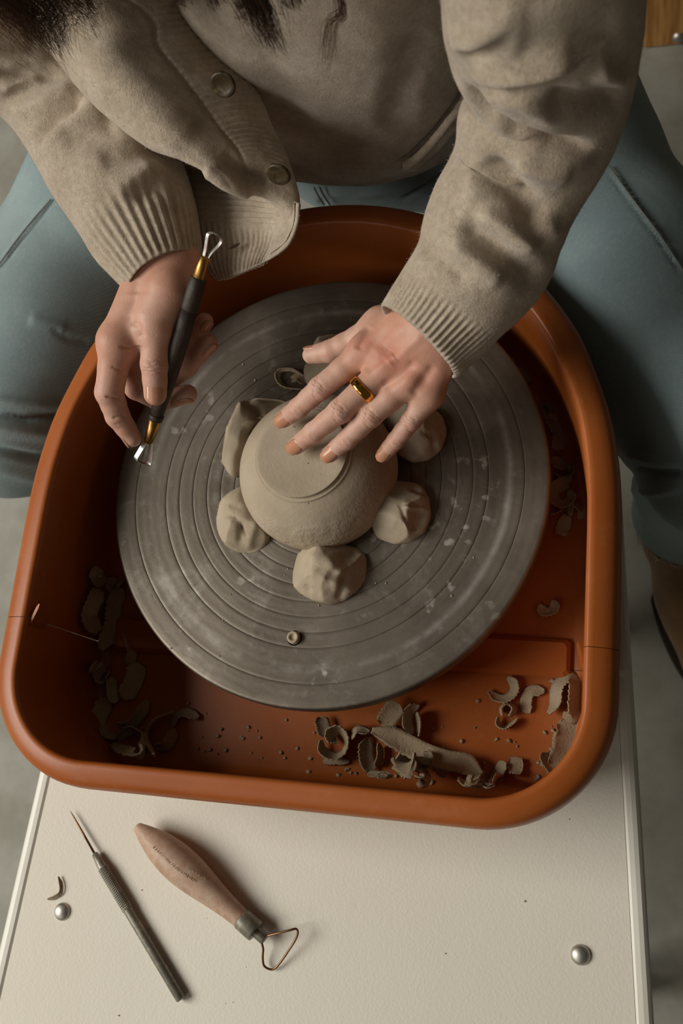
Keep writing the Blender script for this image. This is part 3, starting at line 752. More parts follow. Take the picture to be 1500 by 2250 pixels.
# ------------------------------------------------------------------ tools on the table
def axis_tool(a, b): return np.asarray(a), np.asarray(b)-np.asarray(a)
nt = empty('needle_tool', at(397, 2198, TZ)); tag(nt, 'grey knurled metal needle tool lying on the white table', 'needle tool')
ra = .0042
A0 = at(398, 2196, TZ+ra); A1 = at(208, 1876, TZ+ra); A2 = at(204, 1868, TZ+ra); AT = at(154, 1781, TZ+.0030)
ax = A1-A0; L = np.linalg.norm(ax)
v, f = lathe([(0, 0), (.0030, 0), (.0037, .0007), (.0037, L*.60)], 28, False); mk('handle', orient(v, A0, ax), f, M['dull'], nt)
kn = []; rows = 120
for i in range(rows):
    z = L*.60+(L*.90-L*.60)*i/(rows-1); row = []
    a = np.linspace(0, 2*math.pi, 96, endpoint=False)
    rr = .0040+.00030*np.clip(2.2*np.sin(a*11+i*.62), -1, 1)*np.clip(2.2*np.sin(a*11-i*.62), -1, 1)
    if i in (0, rows-1): rr = rr*0+.0037
    kn.append(np.c_[rr*np.cos(a), rr*np.sin(a), 0*a+z])
mk('knurled_grip', orient(np.concatenate(kn), A0, ax), [tuple(q) for q in gridF(rows, 96, True)], M['dull'], nt, True)
v, f = lathe([(.0037, L*.90), (.0034, L*.93), (.0024, L*1.0), (.0012, L*1.005), (0, L*1.006)], 24, False); mk('collar', orient(v, A0, ax), f, M['dull'], nt)
B = A0+ax*1.0; v, f = tubeV([B, B+(AT-B)*.5, B+(AT-B)*.85, AT], [.00095, .0009, .0006, .0001], 10); mk('needle', v, f, M['wire'], nt)
localize(nt)

tt = empty('trimming_tool', at(540, 2000, TZ)); tag(tt, 'clay dusted trimming tool with fat wooden handle and wire loop on the table', 'trimming tool')
H0 = at(312, 1822, TZ+.010); H1 = at(533, 2020, TZ+.0085)
ax = H1-H0; L = np.linalg.norm(ax)
pr = np.array([(0, -.0035), (.0035, -.003), (.0055, .000), (.0085, .006), (.0125, .016), (.0150, .027), (.0158, .037), (.0150, .048), (.0132, .058), (.0112, .068), (.0098, .076), (.0088, .084), (.0080, .092)])
pr[:, 1] *= L/.092; pr[:, 0] *= .88
q = crom(pr, 60); q[:, 0] = np.maximum(q[:, 0], 0)
v, f = lathe(q, 40, True); v = orient(v, H0+np.array([0, 0, .0035]), ax+np.array([0, 0, -.0025])); mk('handle', v, f, M['wood'], tt)
hv = v.copy(); parts = []
def on_handle(px, py):
    q = proj(hv); k = np.argsort(np.linalg.norm(q-np.array([px, py]), axis=1))[:8]
    dep = ((hv[k]@MW)+CC)[:, 2].min(); dd = MW@np.array([(px-750)/FPX, (py-1125)/FPX, 1.0]); return CAMPOS+dd*(dep-.0001)
rs = random.Random(5)
for row, n_, (p0, p1, bow) in ((0, 22, ((337, 1862), (428, 1936), 3)), (1, 7, ((412, 1908), (450, 1930), 0))):
    for k in range(n_):
        t_ = k/(n_-1); cx = p0[0]+(p1[0]-p0[0])*t_; cy = p0[1]+(p1[1]-p0[1])*t_+bow*math.sin(t_*3.14)*2
        a_ = rs.uniform(-.5, .5)-.9; l_ = rs.uniform(1.6, 3.6)
        pts_ = [on_handle(cx-math.cos(a_)*l_, cy-math.sin(a_)*l_), on_handle(cx, cy+rs.uniform(-.8, .8)), on_handle(cx+math.cos(a_)*l_, cy+math.sin(a_)*l_)]
        parts.append(tubeV(pts_, [.00018, .00028, .00018], 5))
vs, fs = joinVF(parts); mk('worn_stamp', vs, fs, M['pad'], tt)
F0 = H1+np.array([0, 0, .0005]); d = unit(ax)
v, f = lathe([(.0060, -.001), (.0078, -.001), (.0080, .0), (.0080, .0125), (.0074, .0135), (.0060, .0135)], 32, True); mk('ferrule', orient(v, F0, d), f, M['dull'], tt)
v, f = lathe([(.0042, .0130), (.0042, .0215), (.0036, .0222), (0, .0222)], 24, False); mk('collar', orient(v, F0, d), f, M['dull'], tt)
W0 = [at(574, 2060, TZ+.0085), at(592, 2055, TZ+.010), at(612, 2050, TZ+.0115), at(636, 2044, TZ+.012), at(650, 2041, TZ+.0115), at(654, 2050, TZ+.011), at(648, 2066, TZ+.0095), at(634, 2088, TZ+.0075),
      at(622, 2106, TZ+.0055), at(606, 2126, TZ+.0035), at(594, 2130, TZ+.0032), at(580, 2122, TZ+.0040), at(577, 2104, TZ+.0055), at(578, 2086, TZ+.0075), at(575, 2072, TZ+.0085)]
v, f = tubeV(crom(W0, 70), .00085, 8); mk('wire_loop', v, f, M['wire'], tt)
localize(tt)

# ------------------------------------------------------------------ held tool
TA = at(312, 1016, .046); TB = at(467, 512, .150)
def tpos(t): return TA+(TB-TA)*t
rt = empty('ribbon_tool', tpos(0)); tag(rt, 'double ended ribbon tool with dark grip and brass ferrules held in the hand', 'ribbon tool')
TL = np.linalg.norm(TB-TA); tdir = unit(TB-TA)
def tl(prof, name, mat, n=28): 
    v, f = lathe(prof, n, True); return mk(name, orient(v, TA, tdir), f, mat, rt)
tl([(.0034, TL*.225), (.0048, TL*.23), (.0056, TL*.30), (.0064, TL*.42), (.0066, TL*.52), (.0064, TL*.62), (.0058, TL*.70)], 'grip', M['black'])
tl([(.0050, TL*.205), (.0054, TL*.207), (.0056, TL*.228), (.0050, TL*.231)], 'grip_sleeve', M['black'])
tl([(.0057, TL*.69), (.0062, TL*.70), (.0060, TL*.76), (.0056, TL*.822), (.0048, TL*.826)], 'grip_sleeve', M['black'])
tl([(.0030, TL*.098), (.0033, TL*.10), (.0038, TL*.14), (.0049, TL*.208), (.0044, TL*.21)], 'ferrule', M['brass'])
tl([(.0046, TL*.818), (.0049, TL*.82), (.0042, TL*.87), (.0034, TL*.905), (.0030, TL*.907)], 'ferrule', M['brass'])
camdir = unit(CAMPOS-tpos(.5)); sdv = unit(np.cross(tdir, camdir)); ndv = np.cross(sdv, tdir)
def ribbon(P, wdir, wid, th, name):
    P = crom(P, 60); T = np.gradient(P, axis=0); T /= np.linalg.norm(T, axis=1)[:, None]
    Wd = np.broadcast_to(wdir, P.shape); Nn = np.cross(T, Wd); Nn /= np.linalg.norm(Nn, axis=1)[:, None]
    V = np.stack([P+Wd*wid/2+Nn*th/2, P-Wd*wid/2+Nn*th/2, P-Wd*wid/2-Nn*th/2, P+Wd*wid/2-Nn*th/2], 1).reshape(-1, 3)
    return mk(name, V, [tuple(q) for q in gridF(60, 4, True)]+[(3, 2, 1, 0), (236, 237, 238, 239)], M['chrome'], rt, False)
def lp(t, s): return TA+tdir*TL*t+sdv*s
rot = unit(ndv*.75+sdv*.66)
ribbon([lp(.11, .0012), lp(.07, .0030), lp(.03, .0046), lp(.008, .0052), lp(.0, .0040), lp(-.003, 0), lp(.0, -.0040), lp(.008, -.0052), lp(.03, -.0046), lp(.07, -.0030), lp(.11, -.0012)], rot, .0042, .0006, 'loop')
ribbon([lp(.895, .0010), lp(.93, .0030), lp(.965, .0062), lp(.985, .0066), lp(.998, .0040), lp(1.0, .0), lp(.99, -.0026), lp(.96, -.0022), lp(.93, -.0014), lp(.895, -.0010)], rot, .0026, .0006, 'loop')
localize(rt)

# ------------------------------------------------------------------ signed distance modelling for the body
def sdf_grid(lo, hi, h):
    ax = [np.arange(lo[k], hi[k]+h, h) for k in range(3)]
    return ax
class Field:
    def __init__(s, lo, hi, h, far=.03):
        s.ax = sdf_grid(lo, hi, h); s.h = h; s.far = far; s.shape = tuple(len(a) for a in s.ax)
    def new(s): return np.full(s.shape, s.far, np.float32)
    def sub(s, lo, hi, m):
        sl = []
        for k in range(3):
            i0 = max(0, int(np.searchsorted(s.ax[k], lo[k]-m))); i1 = min(s.shape[k], int(np.searchsorted(s.ax[k], hi[k]+m)))
            sl.append(slice(i0, max(i0+1, i1)))
        return tuple(sl)
    def cone(s, D, a, b, ra, rb, k=.003, m=None):
        a = np.asarray(a, float); b = np.asarray(b, float); R = max(ra, rb); m = (R+s.far*.8) if m is None else m
        sl = s.sub(np.minimum(a, b), np.maximum(a, b), m)
        X = s.ax[0][sl[0]][:, None, None]; Y = s.ax[1][sl[1]][None, :, None]; Z = s.ax[2][sl[2]][None, None, :]
        ba = b-a; L2 = ba@ba+1e-12
        t = np.clip(((X-a[0])*ba[0]+(Y-a[1])*ba[1]+(Z-a[2])*ba[2])/L2, 0, 1)
        d = np.sqrt((X-a[0]-t*ba[0])**2+(Y-a[1]-t*ba[1])**2+(Z-a[2]-t*ba[2])**2)-(ra+(rb-ra)*t)
        D[sl] = smin(D[sl], d.astype(np.float32), k)
    def ell(s, D, c, r, k=.004, rot=None):
        c = np.asarray(c, float); r = np.asarray(r, float); R = r.max()
        sl = s.sub(c, c, R+s.far*.8)
        X = s.ax[0][sl[0]][:, None, None]-c[0]; Y = s.ax[1][sl[1]][None, :, None]-c[1]; Z = s.ax[2][sl[2]][None, None, :]-c[2]
        if rot is not None:
            X, Y, Z = [rot[i][0]*X+rot[i][1]*Y+rot[i][2]*Z for i in range(3)]
        q = np.sqrt((X/r[0])**2+(Y/r[1])**2+(Z/r[2])**2)
        d = (q-1)*r.min()
        D[sl] = smin(D[sl], d.astype(np.float32), k)
def smin(a, b, k):
    if k <= 0: return np.minimum(a, b)
    h = np.maximum(k-np.abs(a-b), 0)/k
    return np.minimum(a, b)-h*h*k*.25
def surface_nets(D, ax):
    s = D < 0; n = D.shape; h = ax[0][1]-ax[0][0]
    c = np.zeros(tuple(x-1 for x in n), np.int8)
    for dx in (0, 1):
        for dy in (0, 1):
            for dz in (0, 1): c += s[dx:n[0]-1+dx, dy:n[1]-1+dy, dz:n[2]-1+dz]
    act = (c > 0) & (c < 8); idx = np.argwhere(act); ids = -np.ones(act.shape, np.int32); ids[act] = np.arange(len(idx))
    acc = np.zeros((len(idx), 3)); cnt = np.zeros(len(idx))
    cor = [(a, b, d) for a in (0, 1) for b in (0, 1) for d in (0, 1)]
    vals = {q: D[idx[:, 0]+q[0], idx[:, 1]+q[1], idx[:, 2]+q[2]].astype(float) for q in cor}
    for p in cor:
        for k in range(3):
            if p[k] == 0:
                q = list(p); q[k] = 1; q = tuple(q)
                a, b = vals[p], vals[q]; m = (a < 0) != (b < 0); t = np.where(m, a/(a-b+1e-12), 0)
                pt = np.tile(np.array(p, float), (len(idx), 1)); pt[:, k] += t
                acc += pt*m[:, None]; cnt += m
    V = (idx+acc/np.maximum(cnt, 1)[:, None])*h+np.array([a[0] for a in ax])
    Fs = []
    for k in range(3):
        o1, o2 = [(1, 2), (2, 0), (0, 1)][k]
        sl0 = [slice(None)]*3; sl1 = [slice(None)]*3; sl0[k] = slice(0, -1); sl1[k] = slice(1, None)
        e = s[tuple(sl0)] != s[tuple(sl1)]
        E = np.argwhere(e); good = (E[:, o1] > 0) & (E[:, o2] > 0) & (E[:, o1] < n[o1]-1) & (E[:, o2] < n[o2]-1); E = E[good]
        inside = s[tuple(E.T)]
        def cell(da, db):
            q = E.copy(); q[:, o1] -= da; q[:, o2] -= db; return ids[q[:, 0], q[:, 1], q[:, 2]]
        quad = np.stack([cell(1, 1), cell(0, 1), cell(0, 0), cell(1, 0)], 1)
        quad[~inside] = quad[~inside][:, ::-1]
        Fs.append(quad[(quad >= 0).all(1)])
    return V, np.concatenate(Fs)
def relax(V, F, it=2, lam=.5):
    for _ in range(it):
        A = np.zeros_like(V); c = np.zeros(len(V))
        for a, b in ((0, 1), (1, 2), (2, 3), (3, 0)):
            np.add.at(A, F[:, a], V[F[:, b]]); np.add.at(A, F[:, b], V[F[:, a]])
            np.add.at(c, F[:, a], 1); np.add.at(c, F[:, b], 1)
        V = V+lam*(A/np.maximum(c, 1)[:, None]-V)
    return V

person = empty('person', (0, .42, FLOOR))
tag(person, 'seated potter in an oatmeal knit cardigan and washed jeans trimming a clay bowl', 'person')

P3 = lambda q: at(*q)
def build_hand(fingers, thumb, palm, extra, lo, hi, h, webk=.006):
    """fingers: list of 4-joint chains [(point, radius)*4]; returns mesh and red/dust weights"""
    fl = Field(lo, hi, h); pal = fl.new()
    for a, b, ra, rb, k in palm: fl.cone(pal, a, b, ra, rb, k)
    for c, r_, k in extra: fl.ell(pal, c, r_, k)
    allf = fl.new()
    for ch in fingers+[thumb]:
        d = fl.new()
        for i in range(len(ch)-1):
            (a, ra), (b, rb) = ch[i], ch[i+1]
            mid = (a+b)/2; rm = (ra+rb)/2*.955
            fl.cone(d, a, mid, ra, rm, .002); fl.cone(d, mid, b, rm, rb, .002)
        allf = smin(allf, d, .0012)
    D = smin(pal, allf, webk)
    V, F = surface_nets(D, fl.ax)
    return relax(V, F, 2, .5), F
def knuckle_marks(V, F, marks):
    N = vnormals(V, F); D = np.zeros(len(V)); red = np.zeros(len(V))
    for c, axis, up, amp, n, sp, half in marks:
        side = unit(np.cross(axis, up)); q = V-c
        a = q@unit(axis); s = q@side; u = q@unit(up)
        near = (np.abs(a) < .012) & (np.abs(s) < half*1.3) & (u > -.002)
        for k in range(n):
            off = (k-(n-1)/2)*sp
            bow = .10*(s**2)/half*(1 if k-(n-1)/2 > 0 else -1)*1.2
            wob = .0004*np.sin(s*900+k*1.7)
            D[near] -= (amp*np.exp(-((a-off-bow-wob)/.00055)**2)*np.clip(1.2-(s/half)**2, 0, 1))[near]
        red[near] += (.6*np.exp(-(np.linalg.norm(q, axis=1)/.008)**2))[near]
    return V+N*D[:, None], np.clip(red, 0, 1)

BODY = []            # (V, F, red, dust)
NAILS = []
def chain(L, rad): return [(P3(q), r_) for q, r_ in zip(L, rad)]
# ---- her left hand, spread on the foot of the bowl
Lf = [chain([(803, 772, .0975), (703, 853, .0895), (656, 896, .0780), (622, 922, .0690)], [.0098, .0080, .0070, .0060]),
      chain([(855, 803, .0995), (747, 903, .0930), (689, 950, .0800), (650, 980, .0680)], [.0100, .0082, .0071, .0061]),
      chain([(903, 835, .0970), (815, 913, .0890), (763, 965, .0775), (724, 998, .0675)], [.0096, .0078, .0069, .0059]),
      chain([(942, 866, .0900), (903, 924, .0810), (869, 968, .0705), (843, 998, .0620)], [.0088, .0069, .0060, .0052])]
Lt = chain([(838, 718, .0880), (788, 744, .0840), (727, 772, .0790), (684, 780, .0755)], [.0120, .0092, .0082, .0064])
wr = P3((940, 735, .1080)); wr2 = P3((905, 712, .1060)); wr3 = P3((970, 770, .1050)); fa = P3((1010, 640, .130)); fb = P3((1090, 500, .155))
Lp = [(wr2, Lf[0][0][0], .0150, .0098, .008), (wr, Lf[1][0][0], .0150, .0102, .008), (wr, Lf[2][0][0], .0145, .0098, .008), (wr3, Lf[3][0][0], .0140, .0090, .008),
      (wr2, Lt[0][0], .014, .0125, .008), (Lt[0][0], Lf[0][0][0], .0105, .0085, .010), (wr, fa, .019, .021, .012), (fa, fb, .021, .021, .012),
      (Lf[0][0][0], Lf[1][0][0], .0088, .0090, .006), (Lf[1][0][0], Lf[2][0][0], .0090, .0086, .006), (Lf[2][0][0], Lf[3][0][0], .0086, .0080, .006)]
pts = np.array([p for c in Lf+[Lt] for p, _ in c]+[wr, wr2, wr3, fa, fb])
V, F = build_hand(Lf, Lt, Lp, [], pts.min(0)-.03, pts.max(0)+.03, .00095)
CU = unit(CAMPOS-Lf[1][1][0])
def fup(a, b, up): 
    d = unit(b-a); return unit(up-d*(up@d))
marks = []
for i, ch in enumerate(Lf):
    a, b, c, d = [q[0] for q in ch]
    up1 = fup(a, c, np.array([0, -.15, 1.])); up2 = fup(b, d, np.array([0, -.3, 1.]))
    marks.append((b, c-a, up1, .00075, 5, .0021, .0075)); marks.append((c, d-b, up2, .00055, 3, .0018, .006))
a, b, c, d = [q[0] for q in Lt]
marks.append((c, d-b, fup(b, d, np.array([.2, .9, .6])), .0004, 4, .002, .007))
V, red = knuckle_marks(V, F, marks)
for q, amt in ((Lf[0][0][0], .55), (Lf[1][0][0], .8), (Lf[2][0][0], .35), (Lf[3][0][0], .3)):
    red += amt*np.exp(-(np.linalg.norm(V-q-np.array([0, 0, .01]), axis=1)/.011)**2)
# tendons and hollows on the back of the hand
V = sculpt(V, F, [([(815, 780), (850, 750), (895, 715)], 11, .0010), ([(862, 800), (900, 760), (930, 735)], 10, .0009), ([(838, 852), (872, 832), (915, 790)], 11, -.0016), ([(903, 872), (930, 835), (955, 800)], 11, -.0014), ([(800, 817), (835, 790), (870, 765)], 10, -.0010),
                  ([(783, 770), (800, 740), (815, 715)], 9, -.0016), ([(850, 798), (868, 780)], 12, .0014)], True)
px = proj(V); mcp = np.array([q[0][0] for q in Lf]); 
def along(V, chs):
    t = np.zeros(len(V))
    for ch in chs:
        for p, r_ in ch[1:]: t = np.maximum(t, np.exp(-(np.linalg.norm(V-p, axis=1)/.022)**2))
    return t
dust = np.clip(along(V, Lf+[Lt])*1.1, 0, .95)
BODY.append((V, F, np.clip(red, 0, 1)*.8, dust))
for ch in Lf:
    (c, rc), (d, rd) = ch[2], ch[3]
    NAILS.append((d, unit(d-c), fup(c, d, np.array([-.08, -.62, 1.])), rd, .0052 if rd > .0055 else .0045, .0108))
c, rc = Lt[2]; d, rd = Lt[3]
NAILS.append((d, unit(d-c), fup(c, d, np.array([-.1, 1., .55])), rd, .0058, .0125))

# ---- her right hand, closed round the ribbon tool
Rf = [chain([(258, 750, .1080), (240, 862, .0930), (258, 914, .0780), (291, 962, .0630)], [.0125, .0102, .0088, .0068]),
      chain([(285, 762, .0900), (302, 850, .0680), (352, 878, .0580), (412, 866, .0610)], [.0120, .0098, .0086, .0072]),
      chain([(318, 745, .0820), (356, 838, .0600), (408, 806, .0640), (458, 754, .0720)], [.0118, .0096, .0084, .0070]),
      chain([(345, 720, .0780), (382, 784, .0660), (420, 750, .0720), (450, 706, .0800)], [.0105, .0084, .0074, .0062])]
Rt = chain([(372, 645, .1180), (343, 712, .1140), (340, 800, .1000), (341, 866, .0880)], [.0150, .0112, .0100, .0082])
wr = P3((358, 572, .1140)); wr2 = P3((338, 595, .1130)); wr3 = P3((388, 592, .1110)); fa = P3((325, 500, .116)); fb = P3((255, 400, .118))
Rp = [(wr2, Rf[0][0][0], .0170, .0135, .010), (wr, Rf[1][0][0], .0180, .0130, .010), (wr, Rf[2][0][0], .0175, .0125, .010), (wr3, Rf[3][0][0], .0160, .0115, .010),
      (wr3, Rt[0][0], .0165, .0150, .010), (Rt[0][0], Rt[1][0], .0150, .0122, .010), (Rt[1][0], Rf[0][0][0]+np.array([.008, .004, -.008]), .0095, .0090, .010), (wr, fa, .0170, .018, .012), (wr3, fa, .014, .017, .012), (fa, fb, .018, .019, .012),
      (Rf[0][0][0], Rf[1][0][0], .0120, .0120, .008), (Rf[1][0][0], Rf[2][0][0], .012, .012, .008), (Rf[2][0][0], Rf[3][0][0], .011, .0105, .008)]
pts = np.array([p for c in Rf+[Rt] for p, _ in c]+[wr, wr2, wr3, fa, fb])
V, F = build_hand(Rf, Rt, Rp, [], pts.min(0)-.03, pts.max(0)+.03, .00095)
marks = []
a, b, c, d = [q[0] for q in Rt]
marks.append((c, d-b, fup(b, d, CAMPOS-c), .00055, 4, .0024, .009))
V, red = knuckle_marks(V, F, marks)
V = sculpt(V, F, [([(262, 762), (285, 766), (312, 762)], 3.0, -.0013), ([(243, 805), (262, 812), (275, 825)], 3, -.0007), ([(230, 872), (250, 874), (268, 882)], 3.0, -.0013), ([(246, 920), (268, 914), (280, 918)], 3.0, -.0011),
                  ([(250, 933), (272, 930)], 2.4, -.0005), ([(290, 705), (305, 720), (313, 745)], 7, -.0020), ([(325, 800), (358, 798)], 2.2, -.0005), ([(270, 790), (300, 770), (318, 765)], 6, -.0010),
                  ([(300, 640), (300, 700)], 22, .0012)], True)
dust = np.clip(along(V, Rf+[Rt])*.9, 0, .85); red = red+.35*along(V, Rf)
BODY.append((V, F, np.clip(red, 0, 1)*.7, dust))
c, rc = Rt[2]; d, rd = Rt[3]
NAILS.append((d, unit(d-c), fup(c, d, unit(CAMPOS-d)+np.array([-.1, -.35, 0])), rd, .0064, .0135))
def right_dir(px_dx, px_dy, p): return unit(MW@np.array([px_dx, px_dy, -.25]))
NAILS.append((Rf[0][3][0], unit(Rf[0][3][0]-Rf[0][2][0]), fup(Rf[0][2][0], Rf[0][3][0], MW@np.array([-.7, .8, .1])), Rf[0][3][1], .0048, .0105))
NAILS.append((Rf[1][3][0], unit(Rf[1][3][0]-Rf[1][2][0]), fup(Rf[1][2][0], Rf[1][3][0], MW@np.array([.45, .85, -.45])), Rf[1][3][1], .0050, .0105))
NAILS.append((Rf[2][3][0], unit(Rf[2][3][0]-Rf[2][2][0]), fup(Rf[2][2][0], Rf[2][3][0], MW@np.array([.80, .55, -.55])), Rf[2][3][1], .0050, .0105))
NAILS.append((Rf[3][3][0], unit(Rf[3][3][0]-Rf[3][2][0]), fup(Rf[3][2][0], Rf[3][3][0], MW@np.array([.75, .45, -.75])), Rf[3][3][1], .0045, .0095))

# ---- the rest of the body, hidden in the clothes and above the picture
fl = Field((-.45, -.02, -.46), (.45, .66, .80), .008, .06); D = fl.new()
shL = np.array([.165, .235, .395]); shR = np.array([-.170, .255, .395])
eL = P3((1220, 165, .235)); eR = P3((40, 190, .140)); bk = (-.245, .288, .200)
for a, b, ra, rb in [((0, .43, -.02), (0, .40, .10), .100, .092), ((0, .40, .10), (0, .315, .33), .088, .058), ((-.05, .41, .05), (-.06, .315, .33), .072, .052), ((.05, .41, .05), (.06, .315, .33), .072, .052),
                     ((-.15, .262, .385), (.15, .250, .385), .046, .046), ((0, .310, .33), (0, .265, .40), .058, .050), ((0, .245, .42), (0, .205, .51), .046, .043), (shL, (.175, .19, .34), .034, .026), ((.175, .19, .34), eL, .026, .022), (shR, bk, .034, .024), (bk, eR, .024, .020), (eL, P3((1090, 500, .145)), .022, .020), (eR, P3((250, 400, .116)), .020, .019),
                     ((-.09, .43, -.06), (-.245, .305, -.062), .07, .062), ((-.245, .305, -.062), (-.340, .09, -.086), .062, .050), ((.10, .43, -.06), (.150, .305, -.058), .07, .062), ((.150, .305, -.058), (.218, .180, -.048), .062, .058), ((.218, .180, -.048), (.296, .055, -.070), .058, .050), ((-.338, .095, -.09), (-.332, .12, -.44), .045, .033), ((.296, .06, -.075), (.287, .09, -.44), .045, .033)]:
    fl.cone(D, a, b, ra, rb, .012)
HD = np.array([0, -.165, -.03])
fl.ell(D, np.array((0, .315, .66))+HD, (.072, .092, .108), .02)
fl.ell(D, np.array((0, .245, .615))+HD, (.050, .040, .045), .02)
fl.cone(D, np.array((0, .238, .665))+HD, np.array((0, .212, .635))+HD, .008, .012, .012)      # nose
fl.cone(D, np.array((-.022, .222, .592))+HD, np.array((.022, .222, .592))+HD, .007, .007, .01)  # mouth
for s_ in (-1, 1): fl.ell(D, np.array((s_*.074, .335, .655))+HD, (.010, .018, .030), .006)
V, F = surface_nets(D, fl.ax); V = relax(V, F, 2)
BODY.append((V, F, np.zeros(len(V)), np.zeros(len(V))))
off = 0; VV = []; FF = []; RD = []; DU = []
for v, f, r_, du in BODY: VV.append(v); FF.append(f+off); RD.append(r_); DU.append(du); off += len(v)
body = mk('body', np.concatenate(VV), np.concatenate(FF), M['skin'], person)
for nm, arr in (('red', RD), ('dust', DU)):
    at_ = body.data.attributes.new(nm, 'FLOAT', 'POINT'); at_.data.foreach_set('value', np.concatenate(arr).astype(np.float32))
for (c, d, up, r_, hw, ln) in NAILS:
    ln *= 1.18; hw *= .96; sd = np.cross(d, up); na, nb = 13, 15; V = []
    for layer in (0, 1):
        for i in range(nb):
            t = i/(nb-1)
            wsc = (1-abs(2*t-1)**3.2)**(1/2.6) if t > .5 else (1-abs(2*t-1)**4)**(1/3)
            wsc = max(wsc, .12)
            x = -ln*.86+ln*t*1.02
            drop = -max(0, x+.002)**2*30-.0003
            for j in range(na):
                a = (j/(na-1)*2-1)*wsc; th = a*hw/r_*.98
                rr = r_*1.012+.0007-layer*.0006
                V.append(c+d*(x+r_*.42)+sd*rr*math.sin(th)*.98+up*(rr*math.cos(th)+drop))
    n1 = na*nb; g = gridF(nb, na)
    F = [tuple(q) for q in g]+[tuple(i+n1 for i in q[::-1]) for q in g]
    rim = [i for i in range(na)]+[i*na+na-1 for i in range(1, nb)]+[(nb-1)*na+j for j in range(na-2, -1, -1)]+[i*na for i in range(nb-2, 0, -1)]
    for a, b in zip(rim, rim[1:]+rim[:1]): F.append((b, a, a+n1, b+n1))
    mk('fingernail', V, F, M['nail'], body)
# ring on the middle finger
(a, ra), (b, rb) = Lf[1][0], Lf[1][1]
ca = at(794, 853, .0960); d = unit(b-a); t = (ca-a)@d; ca = a+d*t; rr = (ra+(rb-ra)*t/np.linalg.norm(b-a))*.985
v, f = lathe([(rr+.0002, -.0029), (rr+.0009, -.0031), (rr+.0014, -.0027), (rr+.0016, -.0015), (rr+.0016, .0015), (rr+.0014, .0027), (rr+.0009, .0031), (rr+.0002, .0029), (rr, 0), (rr+.0002, -.0029)], 56, False)
tag(mk('finger_ring', orient(v, ca, d), f, M['gold'], person), 'wide polished gold ring')

# ------------------------------------------------------------------ cardigan
cardigan = empty('cardigan', (0, .42, .1), person)
def sleeve(secs, nu, nv, ribs_from, nrib, strokes, name, flat=.92, noise_seed=0, shear=0.0, top=()):
    """secs: (left px, left py, right px, right py, z of the axis)"""
    C = [list(q) for q in top]
    for lx, ly, rx, ry, z in secs:
        c = at((lx+rx)/2, (ly+ry)/2, z); half = math.hypot(rx-lx, ry-ly)/2*depth(c)/FPX
        C.append(list(c)+[half])
    C = crom(np.array(C), nu); P = C[:, :3]; ra = C[:, 3]
    T = np.gradient(P, axis=0); T /= np.linalg.norm(T, axis=1)[:, None]
    for _ in range(6): T[1:-1] = (T[:-2]+T[1:-1]+T[2:])/3
    T /= np.linalg.norm(T, axis=1)[:, None]
    to = CAMPOS-P; to /= np.linalg.norm(to, axis=1)[:, None]
    Bv = np.cross(T, to); Bv /= np.linalg.norm(Bv, axis=1)[:, None]; Nv = np.cross(Bv, T)
    th = np.linspace(0, 2*math.pi, nv, endpoint=False); u = np.linspace(0, 1, nu)
    rad = np.ones((nu, nv))
    V = P[:, None]+(ra[:, None]*np.cos(th))[..., None]*Bv[:, None]+(ra[:, None]*flat*np.sin(th))[..., None]*Nv[:, None]
    V = V-(shear*ra[:, None]*(np.clip((u-.65)/.35, 0, 1)**1.5)[:, None]*np.sin(th))[..., None]*T[:, None]
    V = V.reshape(-1, 3); F = gridF(nu, nv, True)
    N = vnormals(V, F); cen = np.repeat(P, nv, 0)
    if ((V-cen)*N).sum(1).mean() < 0: F = F[:, ::-1]; N = -N
    uu = np.repeat(u, nv); tt_ = np.tile(th, nu)
    rb_ = np.clip((uu-ribs_from)/.05, 0, 1)
    V = V+N*(vnoise(V, 55, noise_seed)*.0016*(1-rb_)+vnoise(V, 140, noise_seed+3)*.0006)[:, None]
    V = relax(sculpt(V, F, [(p_, w_*1.1, a_*1.12) for p_, w_, a_ in strokes], True), F, 16, .6)
    N = vnormals(V, F)
    V = V+N*(rb_*.00080*(1-.75*np.clip((uu-.97)/.03, 0, 1))*np.cos(tt_*nrib))[:, None]
    # turn the cuff edge inwards
    V = V.reshape(nu, nv, 3); Pe = P[-1]; t_end = T[-1]
    extra = []
    for k, (sc, mv) in enumerate(((.975, .0012), (.945, .0006), (.925, -.004), (.92, -.02))):
        extra.append(Pe+(V[-1]-Pe)*sc+t_end*mv)
    V = np.concatenate([V, np.stack(extra)], 0).reshape(-1, 3); F = gridF(nu+4, nv, True)
    N = vnormals(V, F); 
    if ((V[:nu*nv]-cen)*N[:nu*nv]).sum(1).mean() < 0: F = F[:, ::-1]
    return mk(name, V, F, M['knit'], cardigan)
